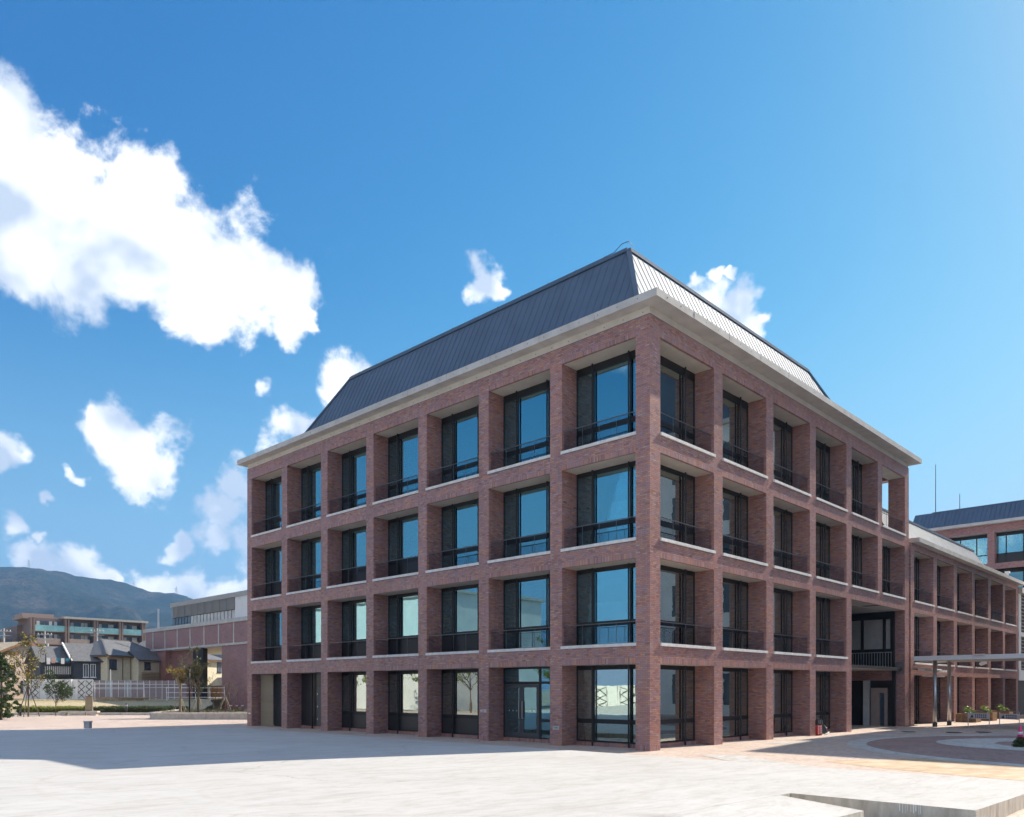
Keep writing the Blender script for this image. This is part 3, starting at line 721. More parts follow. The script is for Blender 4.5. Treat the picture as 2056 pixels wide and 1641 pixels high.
# concrete frieze and cornice panels
OV, OVB = 0.45, 0.60
MB().box(.03, LB - .03, .03, LA - .03, TOPZ, 15.86).build('frieze', 'soffit concrete', bld)
def cornice_side(n, L0, L1, make):
    st = (L1 - L0) / n
    for i in range(n): make(L0 + i * st + .012, L0 + (i + 1) * st - .012)
cz0, cz1 = 15.82, 16.09
cornice_side(11, -OVB, LA + OV, lambda p, q: MB().box(-OV, 2.0, p, q, cz0, cz1).build('cornice_panel', 'concrete', bld))
cornice_side(10, 2.0, LB + OV, lambda p, q: MB().box(p, q, -OVB, 2.0, cz0 + .001, cz1 - .001).build('cornice_panel', 'concrete', bld))
mb = MB(); 
for i in range(34): mb.box(-OV - .002, -OV + .01, .2 + i * .88, .235 + i * .88, 15.94, 15.975).box(.026, .04, .3 + i * .86, .335 + i * .86, 15.66, 15.695)
for i in range(32): mb.box(.2 + i * .88, .235 + i * .88, -OVB - .002, -OVB + .01, 15.94, 15.975)
mb.build('tie_holes', 'interior dark', bld, kind='stuff')
MB().box(1.9, LB + OV - .2, 1.9, LA + OV - .2, cz0 + .04, cz1 - .04).build('roof_deck', 'concrete', bld)
# mansard roof with standing seams
B0, T0 = (1.27, 1.27), (3.2, 3.2); B1, T1 = (24.1, 26.7), (20.5, 22.85); RZ0, RZ1 = 16.09, 20.27
roof = MB().box(T0[0], T1[0], T0[1], T1[1], RZ1 - .12, RZ1 - .02).build('roof', 'roof metal', bld)
def roof_face(bA, bB, tA, tB, inward, step, mname, front):
    """face between base edge bA-bB and top edge tA-tB (3D points); seams perpendicular to the eave"""
    bA, bB, tA, tB = map(Vector, (bA, bB, tA, tB)); e = (bB - bA).normalized(); L = (bB - bA).length
    sA = (tA - bA).dot(e); sB = (tB - bA).dot(e); up = tA - bA - e * sA; hgt = up.length; upn = up.normalized(); nrm = e.cross(upn).normalized()
    if nrm.z < 0: nrm = -nrm
    def lim(s_):      # height fraction available at coordinate s
        if s_ < sA: return max(0, s_ / sA)
        if s_ > sB: return max(0, (L - s_) / (L - sB))
        return 1.0
    n = int(L / step); st = L / n
    for i in range(n):
        s0, s1 = i * st, (i + 1) * st
        cuts = [s0] + [c for c in (sA, sB) if s0 < c < s1] + [s1]
        bot = [bA + e * s0, bA + e * s1]; top = [bA + e * c + up * lim(c) for c in reversed(cuts)]
        pts = []
        for p in bot + top:
            if not pts or (p - pts[-1]).length > 1e-4: pts.append(p)
        if (pts[0] - pts[-1]).length < 1e-4: pts.pop()
        if len(pts) < 3: continue
        mb = MB()
        n2 = (pts[1] - pts[0]).cross(pts[2] - pts[0])
        if n2.dot(nrm) < 0: pts = pts[::-1]
        mb.slabq(pts, 0.012)
        h = min(lim(s0), lim(s0 + .03))
        if h > .06:
            p0 = bA + e * (s0 + .012) + upn * .02 + nrm * .020; p1 = bA + e * (s0 + .012) + up * (h - .03) + nrm * .020
            mb.bar(p0, p1, .030, .015)
        mb.build('roof_panel', mname, roof)
    if front:
        q0 = bA + e * .9 + upn * 1.05 + nrm * .07; q1 = bA + e * (L - 2.2) + upn * 1.05 + nrm * .07
        MB().bar(q0, q1, .07, .07).bar(q0 + upn * .09, q1 + upn * .09, .03, .03).build('snow_guard', 'roof metal', roof)
        mb = MB()
        for i in range(int(L / 1.2)): 
            c = bA + e * (1.2 + i * 1.2) + upn * 1.05
            if 1.2 + i * 1.2 < L - 2.4: mb.bar(c, c + nrm * .08, .05)
        mb.build('snow_guard_feet', 'roof metal', roof)
c00 = (B0[0], B0[1], RZ0); c10 = (B1[0], B0[1], RZ0); c11 = (B1[0], B1[1], RZ0); c01 = (B0[0], B1[1], RZ0)
t00 = (T0[0], T0[1], RZ1); t10 = (T1[0], T0[1], RZ1); t11 = (T1[0], T1[1], RZ1); t01 = (T0[0], T1[1], RZ1)
roof_face(c00, c01, t00, t01, 1, 0.40, 'roof metal', True)
roof_face(c00, c10, t00, t10, 1, 0.40, 'roof metal', True)
roof_face(c10, c11, t10, t11, 1, 0.80, 'roof metal', False)
roof_face(c01, c11, t01, t11, 1, 0.80, 'roof metal', False)
for p, q in ((c00, t00), (c10, t10), (c01, t01), (c11, t11)): MB().bar(p, q, .20, .10).build('hip_cap', 'roof metal', roof)
for p, q in ((t00, t01), (t00, t10), (t10, t11), (t01, t11)): MB().bar(p, q, .22, .14).build('ridge_cap', 'roof metal', roof)
mb = MB(); z = RZ1 + .16
mb.tube([(T0[0], T0[1] + 1.2, z), (T0[0], T0[1] + .7, z + .02), (T0[0], T0[1] + .35, z + .22), (T0[0] + .1, T0[1] + .05, z + .26), (T0[0] + .25, T0[1] - .02, z + .1)], .014, 6)
mb.tube([(T0[0], T0[1] + 1.2, z), (T0[0], T1[1], z)], .012, 6)
for i in range(12): mb.bar((T0[0], T0[1] + 1.2 + i * 1.6, RZ1), (T0[0], T0[1] + 1.2 + i * 1.6, z + .05), .02)
mb.build('lightning_conductor', 'dark steel', roof)

# passage through the right facade
x0, x1 = PASS
MB().box(x0 + .02, 26.6, .96, 9.0, 6.90, 7.3).build('passage_ceiling', 'soffit concrete', bld)
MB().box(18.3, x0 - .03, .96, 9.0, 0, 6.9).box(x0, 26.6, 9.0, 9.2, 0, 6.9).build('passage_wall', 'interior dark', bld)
MB().box(x0 + .02, 26.85, .15, 5.5, 3.36, 3.52).build('canopy_slab', 'dark steel', bld)
MB().box(x0 + .02, 26.85, .25, 5.4, 3.345, 3.36).build('canopy_soffit', 'soffit concrete', bld)
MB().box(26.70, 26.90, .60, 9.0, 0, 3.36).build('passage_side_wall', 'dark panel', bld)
MB().box(26.62, 26.70, .60, 9.0, 2.75, 3.34).build('lintel', 'brick courses', bld)
fr = MB()
for y in (.56, 1.0, 2.30, 3.9, 5.6): fr.box(26.58, 26.70, y, y + .17, 3.53, 6.9)
fr.box(26.575, 26.705, .56, 9, 4.50, 4.66).box(26.575, 26.705, .56, 9, 6.45, 6.9).box(26.74, 26.9, .56, 9, 3.53, 6.9)
scr = fr.build('screen_frame', 'black frame', bld)
for (p, q) in ((.73, 1.0), (1.17, 2.30), (2.47, 3.9), (4.07, 5.6)): MB().box(26.64, 26.66, p, q, 4.66, 6.45).build('screen', 'louvre metal', scr)
mb = MB()
for i in range(26): mb.box(26.40, 26.42, .62 + i * .16, .645 + i * .16, 3.53, 4.42)
mb.box(26.38, 26.44, .60, 5, 4.42, 4.46); mb.build('balustrade', 'louvre metal', bld)
lift = MB().box(26.50, 26.70, .92, 1.06, 0, 2.3).box(26.50, 26.70, 1.36, 1.85, 0, 2.3).box(26.50, 26.70, 1.06, 1.36, 2.0, 2.3).build('lift_portal', 'apartment parapet', bld)
MB().box(26.66, 26.69, 1.06, 1.36, 0, 2.0).build('lift_door', 'far glass', lift)
MB().box(26.35, 26.70, 1.95, 2.25, 0, 2.75).build('passage_pier', 'concrete', bld)
MB().box(26.36, 26.50, .40, .58, 0, 3.34).build('door_jamb', 'black frame', bld)

# ------------------------------------------------------------------ lower wing beyond the passage
wing = empty('brick_wing', (0, 0, 0), 0, 'lower three storey brick wing with deep bays and pale roof, right of the main block', 'building')
pW = [(27.93, 28.57)] + [(32.37 + i * 4.535, 33.10 + i * 4.535) for i in range(6)]
oW = [(pW[i][1], pW[i + 1][0]) for i in range(6)]
LW = pW[-1][1]; WT = 11.15
for i, (a, b) in enumerate(pW): MB().box(a, b, 0.0, DB, 0, WT).build('pillar', 'brick courses', wing)
for f in range(3):
    zb = LEV[f][1]; zt = LEV[f + 1][0] - .11 if f < 2 else WT
    for i, (a, b) in enumerate(oW):
        MB().box(a, b, 0.002, DB, zb, zt).build('spandrel', 'brick courses', wing)
        MB().box(a + .004, b - .004, .11, DB - .01, zb - .008, zb).build('soffit', 'soffit concrete', wing)
        if f < 2: link('sill', sill_mesh(round(b - a, 3), DB), wing, (a, 0, zt), 0)
        z0, z1 = LEV[f]; W_ = round(b - a, 3)
        window(wing, (a, DB - .09, z0), 0, W_, round(z1 - z0, 3), 'gb' if f == 0 else 'b')
        if f: railing(wing, (a, .12, z0), 0, W_)
        if f == 0 and i in (1, 5): MB().box(a + .05, a + .1, .3, .9, 2.0, 3.1).build('hanging_sign', 'planter stone', wing)
MB().box(LW - .4, LW, DB, 14, 0, WT).box(27.93, LW - .4, 13, 14, 0, WT).build('rear_wall', 'brick courses', wing)
mb = MB()
for z in (3.4, 7.2, 10.9): mb.box(27.95, LW - .42, 1.05, 13, z, z + .25)
mb.box(27.95, LW - .42, 6, 6.1, 0, 11); mb.build('interior', 'interior dark', wing)
cornice_side(10, 27.62 + OV, LW + .4, lambda p, q: MB().box(p, q, -OV, 13.5, WT, WT + .27).build('cornice_panel', 'concrete', wing))
wr = MB().box(28.0, 51.3, 2.35, 11.6, 13.75, 13.80).build('roof', 'light roof metal', wing)
n = 62
for i in range(n):
    s0 = 28.0 + i * .4; s1 = s0 + .4
    def topz(s_): return 1.0 if s_ <= 51.3 else max(0.0, 1 - (s_ - 51.3) / 1.7)
    if topz(s1) <= .05: break
    h0, h1 = topz(s0), topz(s1)
    p = [(s0, 1.0, 11.42), (s1, 1.0, 11.42), (s1, 1.0 + 1.35 * h1, 11.42 + 2.36 * h1), (s0, 1.0 + 1.35 * h0, 11.42 + 2.36 * h0)]
    MB().slabq(p, .012).bar((s0, 1.0, 11.45), (s0, 1.0 + 1.33 * h0, 11.45 + 2.33 * h0), .022, .05).build('roof_panel', 'light roof metal', wr)
MB().bar((28, 2.35, 13.82), (51.3, 2.35, 13.82), .2, .14).build('ridge_cap', 'roof metal', wr)
MB().slabq([(53.0, 1.0, 11.42), (53.0, 12, 11.42), (51.3, 11.6, 13.78), (51.3, 2.35, 13.78)], .012).build('roof_end', 'light roof metal', wr)
MB().box(54.2, 54.35, .4, .55, 11.42, 12.1).box(54.1, 54.45, .3, .65, 12.1, 12.25).build('vent', 'white paint', wing)

# louvred block at the right edge
lv = empty('louvred_block', (56.05, 0.0, 0), 0, 'low block with white panels and grey horizontal louvres past the brick wing', 'building')
MB().box(0, 16, .12, 10, 3.9, 10.6).box(0, 16, .10, 10, 0, 3.0).build('wall', 'interior dark', lv)
for z in (3.0, 6.85): MB().box(-.15, 16, -.06, 2, z, z + .9 if z < 5 else z + .35).build('band', 'white panel', lv)
MB().box(-.15, 16, -.3, 10, 10.5, 11.0).build('cornice', 'concrete', lv)
MB().box(.0, .9, .0, .1, 3.9, 10.5).build('light_panel', 'white panel', lv)
sm = MB().box(0, 15, -.05, .08, 0, .06).mesh('slat', 'louvre metal')
for i in range(21): link('slat', sm, lv, (.95, 0, 4.0 + i * .31))

# ------------------------------------------------------------------ rear brick block seen over the wing
P = at(2000, 80); X0 = P[0]
rb = empty('rear_brick_block', (X0, 0, 0), 0, 'taller brick block with dark hipped roof rising behind the brick wing', 'building')
yE = -14.0; y0 = 14.0
ztop = zat(1052, 80)
MB().box(.95, 18, yE, y0 - .01, 0, ztop - .02).build('core', 'interior dark', rb)
bay = 4.14; ys = [4.75 + i * bay for i in range(-5, 3)]
zs = [ztop - .75 - 3.75, ztop - .75 - 3.75 * 2, ztop - .75 - 3.75 * 3]
for yy in ys: MB().box(0, 1, yy - .32, yy + .32, 0, ztop).build('pillar', 'red brick courses', rb)
for i in range(len(ys) - 1):
    a, b = ys[i] + .32, ys[i + 1] - .32
    MB().box(.002, 1, a, b, ztop - .75, ztop).build('spandrel', 'red brick courses', rb)
    for z in zs:
        MB().box(.002, 1, a, b, z - .05, z + .55).build('spandrel', 'red brick courses', rb)
        MB().box(.1, .98, a + .01, b - .01, z + 3.70, z + 3.745).build('soffit', 'concrete', rb)
        wdw = MB().box(.80, .88, a, b, z + 3.35, z + 3.7).box(.80, .88, a, b, z + .55, z + .65).box(.80, .88, a + 1.1, a + 1.2, z + .6, z + 3.4).box(.80, .88, b - .9, b - .8, z + .6, z + 3.4).box(.80, .88, a, b, z + 1.5, z + 1.6).build('window', 'black frame', rb)
        MB().box(.84, .85, a, b, z + 1.6, z + 3.35).build('pane', 'window glass', wdw)
        MB().box(.84, .85, a, b, z + .65, z + 1.5).build('pane', 'dark panel' if i < 5 else 'window glass', wdw)
        MB().box(1.02, 1.04, a + .3, b - 1.0, z + .6, z + 3.6).build('blind', 'white blind', wdw)
MB().box(-.5, 18.4, yE, y0 + .4, ztop, ztop + .3).build('cornice', 'concrete', rb)
zr = zat(1010, 82); rr = MB().box(3.0, 16, yE, y0 - 3, zr - .1, zr).build('roof', 'roof metal', rb)
for i in range(62):
    s0 = -12.0 + i * .42; f1 = min(1, (13.0 - s0) / 3.0); s1 = s0 + .42
    f0_ = min(1, max(0, (s0 + 10.5) / 3.6)); f1_ = min(1, max(0, (s1 + 10.5) / 3.6))
    if s1 > 13: break
    sa, sb_ = s0 + yE + 14 , s1 + yE + 14
    MB().slabq([(.9, sb_, ztop + .3), (.9, sa, ztop + .3), (3.0, sa, zr), (3.0, sb_, zr)], .012).bar((.88, sa, ztop + .33), (2.98, sa, zr + .03), .024, .05).build('roof_panel', 'roof metal', rr)
MB().bar((3.0, -12, zr), (3.0, 11, zr), .2, .12).build('ridge_cap', 'roof metal', rr)
for (px, pt, pb) in ((1878.6, 933, 1038), (1927, 992, 1030)):
    q = at(px, 88); d = MB().tube([(0, 0, 0), (0, 0, zat(pt, 88) - zr + 1.4)], [.05, .03], 6).build('lightning_rod', 'dark steel', rb, (q[0] - X0, q[1], zr - 1.4))

# a further block of the campus right of the picture: its shadow lies across the round paving
sh = empty('neighbour_block', (37.0, -5.8, 0), 0, 'tall pale grey block outside the picture to the right, shading the paved circle', 'building')
MB().box(.3, 14.2, -40, -.3, 0, 24.6).build('wall', 'white panel', sh)
MB().box(0, 14.5, -40.3, 0, 24.6, 25.0).build('cornice', 'concrete', sh)
mb = MB(); mb.v = [(.6, -.6, 25), (14, -.6, 25), (14, -39, 25), (.6, -39, 25), (1.4, -2.9, 33), (12.5, -2.9, 33), (12.5, -37, 33), (1.4, -37, 33)]
mb.f = [(0, 1, 5, 4), (1, 2, 6, 5), (2, 3, 7, 6), (3, 0, 4, 7), (4, 5, 6, 7)]; mb.build('roof', 'roof metal', sh)
for i in range(7):
    for f in range(6): MB().box(.26, .34, -5.2 - i * 5, -2 - i * 5, .9 + f * 3.9, 3.6 + f * 3.9).build('window', 'far glass', sh)
for i in range(2):
    for f in range(6): MB().box(2 + i * 6, 5.2 + i * 6, -.34, -.26, .9 + f * 3.9, 3.6 + f * 3.9).build('window', 'far glass', sh)

# ------------------------------------------------------------------ walkway canopy, barriers, planters, small things on the right
cv = empty('walkway_canopy', (0, 0, 0), 0, 'flat white walkway canopy on steel posts in front of the brick wing', 'canopy')
MB().poly([(26.6, -24), (31.0, -24), (31.0, -.6), (26.6, -.6)], 3.98, 4.08).build('roof_sheet', 'light roof metal', cv)
MB().box(26.75, 30.85, -24, -.75, 3.93, 3.975).build('ceiling_boards', 'soffit concrete', cv)
for x in (26.62, 30.9): MB().box(x - .06, x + .10, -24.02, -.58, 3.90, 4.16).build('fascia', 'white panel', cv)
MB().box(26.66, 30.94, -.62, -.5, 3.90, 4.14).build('fascia', 'white panel', cv)
for y in (-1.49, -13.5, -22):
    for x in (27.42, 30.27):
        p = MB().cyl(x, y, 0, 3.93, .11, n=16).build('post', 'steel', cv, smooth=True); MB().cyl(x, y, 0, .25, .13, n=16).build('base', 'dark steel', p)
MB().box(28.2, 28.5, -3.2, -.75, 3.98, 4.18).build('cable_tray', 'white panel', cv)
mb = MB()
for y in (-4, -8, -12): mb.box(26.5, 26.56, y - .3, y + .3, 4.1, 4.2)
mb.build('clip', 'steel', cv, kind='stuff')
tag(MB().box(28.9, 32.3, -.5, -.1, 3.35, 3.5).box(28.9, 32.3, -.9, -.5, 3.30, 3.42).box(29, 32.2, -.7, -.3, 3.0, 3.08).build('service_rack', 'white panel'), 'white pipe and cable rack slung under the canopy at the wing wall', 'rack')
# rails with printed boards
def barrier(loc, rz, label):
    b_ = empty('barrier', loc, rz, label, 'barrier', 'folding barriers with printed boards')
    for x in (-.62, .62): MB().tube([(x, 0, 0.02), (x, 0, .92), (x * .9, 0, 1.0)], .022, 8).build('leg', 'steel', b_); MB().bar((x, -.18, .015), (x, .18, .015), .04, .03).build('foot', 'steel', b_)
    MB().tube([(-.56, 0, 1.0), (.56, 0, 1.0)], .022, 8).build('top_rail', 'steel', b_)
    bo = MB().box(-.60, .60, -.012, .012, .55, .86).build('board', 'sign face', b_)
    mk = MB(); mk.v = [(-.50, -.014, .60), (-.28, -.014, .60), (-.36, -.014, .80)]; mk.f = [(0, 1, 2)]; mk.build('triangle_mark', 'sign print', bo)
    mb = MB()
    for i in range(6): mb.box(-.2 + i * .118, -.125 + i * .118, -.016, -.013, .72, .80).box(-.2 + i * .118, -.125 + i * .118, -.016, -.013, .60, .68)
    mb.build('print', 'sign print', bo)
    return b_
barrier((27.1, -3.85, 0), R(-110), 'low steel barrier with printed board, nearer the canopy posts')
barrier((27.0, -5.38, 0), R(-120), 'low steel barrier with printed board, nearer the right edge of the picture')
def foliage(centres, n, size, rng=RNG, flat=0.0):
    """many leaf quads in gaussian clumps; centres [(x,y,z,r)]"""
    c = np.array(centres); idx = rng.integers(0, len(c), n)
    d = rng.normal(0, 1, (n, 3)); d /= np.linalg.norm(d, axis=1)[:, None]; rad = c[idx, 3:4] * np.cbrt(rng.random((n, 1))) * rng.uniform(.75, 1.1, (n, 1))
    P_ = c[idx, :3] + d * rad * np.array([1, 1, .85])
    u = rng.normal(0, 1, (n, 3)); u /= np.linalg.norm(u, axis=1)[:, None]
    v = np.cross(u, rng.normal(0, 1, (n, 3))); v /= np.linalg.norm(v, axis=1)[:, None]
    s = size * rng.uniform(.6, 1.3, (n, 1)); u = u * s; v = v * s * .55
    V = np.stack([P_ - u, P_ - v * .9, P_ + u, P_ + v * .9], 1).reshape(-1, 3)
    me = bpy.data.meshes.new('leaves'); me.from_pydata(V.tolist(), [], np.arange(n * 4).reshape(-1, 4).tolist()); return me
def leaves(name, centres, n, size, m, parent=None):
    o = link(name, foliage(centres, n, size), parent); o.data.materials.append(MATS[m]); return o
for k, (x, y, s) in enumerate(((36.65, -.95, 1.0), (40.5, -1.05, 1.0), (45.8, -.95, 1.05))):
    lab = ['nearest the canopy posts', 'in the middle of the three', 'farthest from the canopy posts'][k]
    p = empty('planter_box', (x, y, 0), 0, 'rust brown square planter box ' + lab, 'planter', 'rust brown planters before the wing')
    MB().box(-.62, .62, -.62, -.56, 0, .58).box(-.62, .62, .56, .62, 0, .58).box(-.62, -.56, -.56, .56, 0, .58).box(.56, .62, -.56, .56, 0, .58).build('panel', 'rusty corten', p)
    MB().box(-.555, .555, -.555, .555, .02, .52).build('soil_fill', 'soil', p)
    pl_ = empty('planter_plant', (x, y, .52), 0, 'bright green leafy plant in the rusty planter ' + lab, 'plant', 'plants in the rusty planters')
    leaves('foliage', [(.1, .1, .35, .32), (-.25, -.1, .18, .22), (.35, -.2, .15, .2)], 260, .07, 'fresh leaves', pl_)
    MB().tube([(0, 0, 0), (.05, .04, .25), (.1, .1, .45)], .015, 5).build('stem', 'bark', pl_)
for k, dx in enumerate((0, .2, .4)):
    p = empty('marker_post', (13.72 + dx * .9, -.22, 0), 0, 'red and black portable post by the brick pillar, ' + ['leftmost of three', 'middle of three', 'rightmost of three'][k], 'post', 'red and black posts by the pillar')
    MB().cyl(0, 0, .02, .50, .075, n=14).build('lower_sleeve', 'red paint', p, smooth=True); MB().cyl(0, 0, .50, .74, .078, n=14).cyl(0, 0, .74, .80, .06, .045, n=14).build('head', 'black rubber', p)
    MB().box(.03, .085, -.075, -.02, .56, .73).build('reflector', 'steel', p); MB().cyl(0, 0, 0, .02, .09, n=14).build('base', 'black rubber', p)
    mb = MB()
    for i in range(4): mb.box(-.02, .02, -.079, -.07, .10 + i * .095, .15 + i * .095)
    mb.build('print', 'white paint', p)
p = empty('floodlight', (14.75, .1, 0), R(10), 'dark folded site lamp on a small white stand beside the red posts', 'lamp')
MB().slabq([(-.28, 0, .03), (.22, -.25, .03), (.12, -.1, .55), (-.3, .1, .62)], .12).build('housing', 'black rubber', p)
MB().bar((0, -.3, .04), (.5, -.35, .10), .05).build('foot', 'white paint', p); MB().tube([(.05, -.2, .45), (.2, -.25, .35), (.32, -.28, .3)], .03, 6).build('bracket', 'grey panel', p)
mb = MB()
for i in range(90):
    x, y = random.uniform(14.2, 17.6), random.uniform(.05, .8); s = random.uniform(.02, .05); mb.box(x, x + s, y, y + s, 0, s * .7)
tag(mb.build('gravel', 'dark grey pavers'), 'strip of loose dark gravel in the fourth ground floor bay', 'gravel', kind='stuff')
q = at(2052, 32.5)
c_ = empty('traffic_cone', (q[0] + .2, q[1] + .1, 0), 0, 'pink traffic cone cut off by the right edge of the picture', 'cone')
MB().box(-.19, .19, -.19, .19, 0, .04).build('base', 'black rubber', c_); MB().cyl(0, 0, .04, .72, .15, .03, 20).build('shell', 'pink plastic', c_, smooth=True); MB().cyl(0, 0, .35, .46, .102, .083, 20).build('stripe', 'white paint', c_, smooth=True)
q = at(2050, 30.2)
s_ = empty('ground_shrub', (q[0], q[1], 0), 0, 'low dark shrub at the right edge beside the pink cone', 'shrub')
leaves('foliage', [(0, 0, .15, .3), (.35, -.35, .18, .3), (.7, -.7, .2, .35)], 900, .06, 'dark leaves', s_)
MB().tube([(.2, -.2, 0), (.25, -.22, .2)], .02, 5).build('stem', 'bark', s_)
# spot lamp on the wing
sp = empty('spot_lamp', (42.6, -.15, 3.9), 0, 'small grey spot lamp fixed above a sill of the brick wing', 'lamp')
MB().tube([(0, .1, -.05), (0, -.1, .1)], .04, 8).build('bracket', 'dark steel', sp); MB().tube([(-.05, -.1, .15), (.15, -.45, .35)], [.12, .16], 10).build('head', 'white panel', sp)

# ------------------------------------------------------------------ background on the left
def vp(px, depth, z=0.0): q = at(px, depth); return (q[0], q[1], z)
def strip(name, rows, m):
    """sheet from rows of (forward, z), spanning xo0..xo1 in view-aligned plan"""
    mb = MB()
    for (a, za, l0, r0), (b, zb, l1, r1) in zip(rows, rows[1:]):
        p = [w2(l0, a), w2(r0, a), w2(r1, b), w2(l1, b)]
        mb.quad((*p[0], za), (*p[1], za), (*p[2], zb), (*p[3], zb))
    return struct(name, mb, m)
lawn = strip('lawn', [(70.5, .0, -78, -27), (71.5, .30, -78, -28), (80, .78, -90, -30), (87, 1.08, -95, -33), (97, 1.12, -105, -34), (160, 1.12, -170, -56), (400, 1.2, -420, -140)], 'dry lawn')
# short dry grass on the mound
def grass(n):
    yo = RNG.uniform(71.5, 87, n); xo = -(yo * RNG.uniform(.40, .72, n)); z = .30 + (yo - 71.5) * .0503
    P_ = CAM[None] + RT[None] * xo[:, None] + FW[None] * yo[:, None]
    h = RNG.uniform(.03, .09, n); dx = RNG.normal(0, .04, (n, 2)); wv = RNG.normal(0, 1, (n, 2)); wv /= np.linalg.norm(wv, axis=1)[:, None]; wv *= .02
    V = np.stack([np.c_[P_ - wv, z], np.c_[P_ + wv, z], np.c_[P_ + dx, z + h]], 1).reshape(-1, 3)
    me = bpy.data.meshes.new('grass'); me.from_pydata(V.tolist(), [], np.arange(n * 3).reshape(-1, 3).tolist()); me.materials.append(MATS['grass blades']); return me
tag(link('dry_grass', grass(26000)), 'short straw coloured grass on the raised lawn', 'grass', kind='stuff')

def hedge(px0, px1, d0, d1, z0, z1, m, label, n):
    a, b = at(px0, d0), at(px1, d1); L = np.linalg.norm(b - a); e = (b - a) / L; nn = np.array([-e[1], e[0]])
    o = empty('hedge', (a[0], a[1], 0), 0, label, 'hedge', 'clipped hedges along the lawn')
    cs = [(*(e * s + nn * w_), z + RNG.normal(0, .03), .20) for s in np.arange(0, L, .28) for w_ in (-.3, .05, .4) for z in np.arange(z0 + .12, z1 - .1, .2)]
    leaves('foliage', cs, n, .055, m, o)
    core = MB(); p = [e * 0 - nn * .25, e * L - nn * .25, e * L + nn * .35, e * 0 + nn * .35]; core.poly([tuple(q) for q in p], 0.02, z1 - .22); core.build('twigs', 'soil', o)
hedge(38, 172, 69.5, 69.8, .1, .78, 'hedge leaves', 'yellow green clipped hedge left of the information board', 9000)
hedge(176, 372, 69.8, 70.2, .1, .80, 'dark leaves', 'darker green clipped hedge right of the information board', 12000)
a, b = at(-60, 68.8), at(330, 68.8); e = (b - a) / np.linalg.norm(b - a); nn = np.array([-e[1], e[0]])
kb = empty('lawn_kerb', (a[0], a[1], 0), math.atan2(e[1], e[0]), 'low grey stone kerb in front of the hedges', 'kerb')
ks = MB().box(0, .96, 0, .25, 0, .22).mesh('kerb_stone', 'planter stone')
for i in range(17): link('kerb_stone', ks, kb, (i, 0, 0))
# stone bench
bq = at(117, 67.6); be = empty('stone_bench', (bq[0], bq[1], 0), VIEW, 'long pale stone bench beside the information board', 'bench')
MB().box(0, 3.3, 0, .5, .26, .38).build('seat', 'planter stone', be)
for x in (.15, 2.7): MB().box(x, x + .45, .05, .45, 0, .26).build('support', 'planter stone', be)
bq = at(171, 68.0); ib = empty('information_board', (bq[0], bq[1], 0), VIEW, 'small brown information board on two legs by the hedge', 'board')
for x in (0, .56): MB().box(x, x + .07, 0, .09, 0, 1.55).build('leg', 'wood slat', ib)
MB().box(.07, .56, .01, .08, .42, 1.6).build('panel', 'info board', ib)
MB().box(-.03, .66, -.03, .12, 1.6, 1.66).build('cap', 'brown wood', ib)
for k, (px, d, h) in enumerate(((254, 69.2, .95), (41, 66.5, .95))):
    q = at(px, d); b_ = empty('bollard_light', (q[0], q[1], 0), 0, ['dark bollard light standing in front of the dark hedge', 'dark bollard light under the young staked tree'][k], 'bollard', 'garden bollard lights')
    MB().cyl(0, 0, 0, h, .09, n=12).build('shaft', 'dark steel', b_, smooth=True); MB().cyl(0, 0, h, h + .06, .10, n=12).build('cap', 'dark steel', b_); MB().cyl(0, 0, h - .16, h - .05, .093, n=12).build('lens', 'grey panel', b_)
# curved planter
q = w2(-26.06, 58.6); cp = empty('curved_planter', (q[0], q[1], 0), VIEW, 'low pale planter with rounded end left of the main building', 'planter')
front = [(10.5, 0.0), (0.9, 0.0)] + [(-.6 + 1.5 * math.cos(t), 1.8 - 1.8 * math.sin(t)) for t in np.linspace(math.pi / 2 - .1, -.2 + 0, 1)] 
arc = [(0.6 - 1.9 * math.sin(t), 2.0 - 2.0 * math.cos(t)) for t in np.linspace(0, math.pi / 2, 8)]
line = [(10.5, 0.0), (6.0, 0.0), (3.5, 0.0), (1.5, 0.0)] + arc + [(-1.6, 4.5), (-2.2, 7.5), (-3.0, 10.0)]
out = line + [(10.5, 10.0)]
out = out[::-1]
MB().poly([(x, y + .02) for x, y in out], 0, .44).build('core', 'soil', cp)
pts = []
for (x0_, y0_), (x1_, y1_) in zip(line, line[1:]):
    L = math.hypot(x1_ - x0_, y1_ - y0_); k = max(1, round(L / 1.2))
    for i in range(k): pts.append(((x0_ + (x1_ - x0_) * i / k, y0_ + (y1_ - y0_) * i / k), (x0_ + (x1_ - x0_) * (i + 1) / k, y0_ + (y1_ - y0_) * (i + 1) / k)))
for (p, q2) in pts:
    d = Vector((q2[0] - p[0], q2[1] - p[1], 0)); n_ = Vector((-d.y, d.x, 0)).normalized(); dn = d.normalized() * .008
    a3, b3 = Vector((*p, 0)) + dn, Vector((*q2, 0)) - dn
    MB().slabq([a3, b3, b3 + Vector((0, 0, .37)), a3 + Vector((0, 0, .37))], .05).build('facing_stone', 'planter stone', cp)
    o1, i1 = Vector((*p, .37)) + n_ * .10 + dn, Vector((*p, .37)) - n_ * .40 + dn; o2, i2 = Vector((*q2, .37)) + n_ * .10 - dn, Vector((*q2, .37)) - n_ * .40 - dn
    mb = MB(); mb.poly([(o1.x, o1.y), (o2.x, o2.y), (i2.x, i2.y), (i1.x, i1.y)], .372, .50); mb.build('cap_stone', 'planter stone', cp)
gc = link('ground_cover', foliage([(random.uniform(-1, 10), random.uniform(1, 9), .50, .35) for _ in range(60)], 4200, .05), None, tuple(cp.location), VIEW)
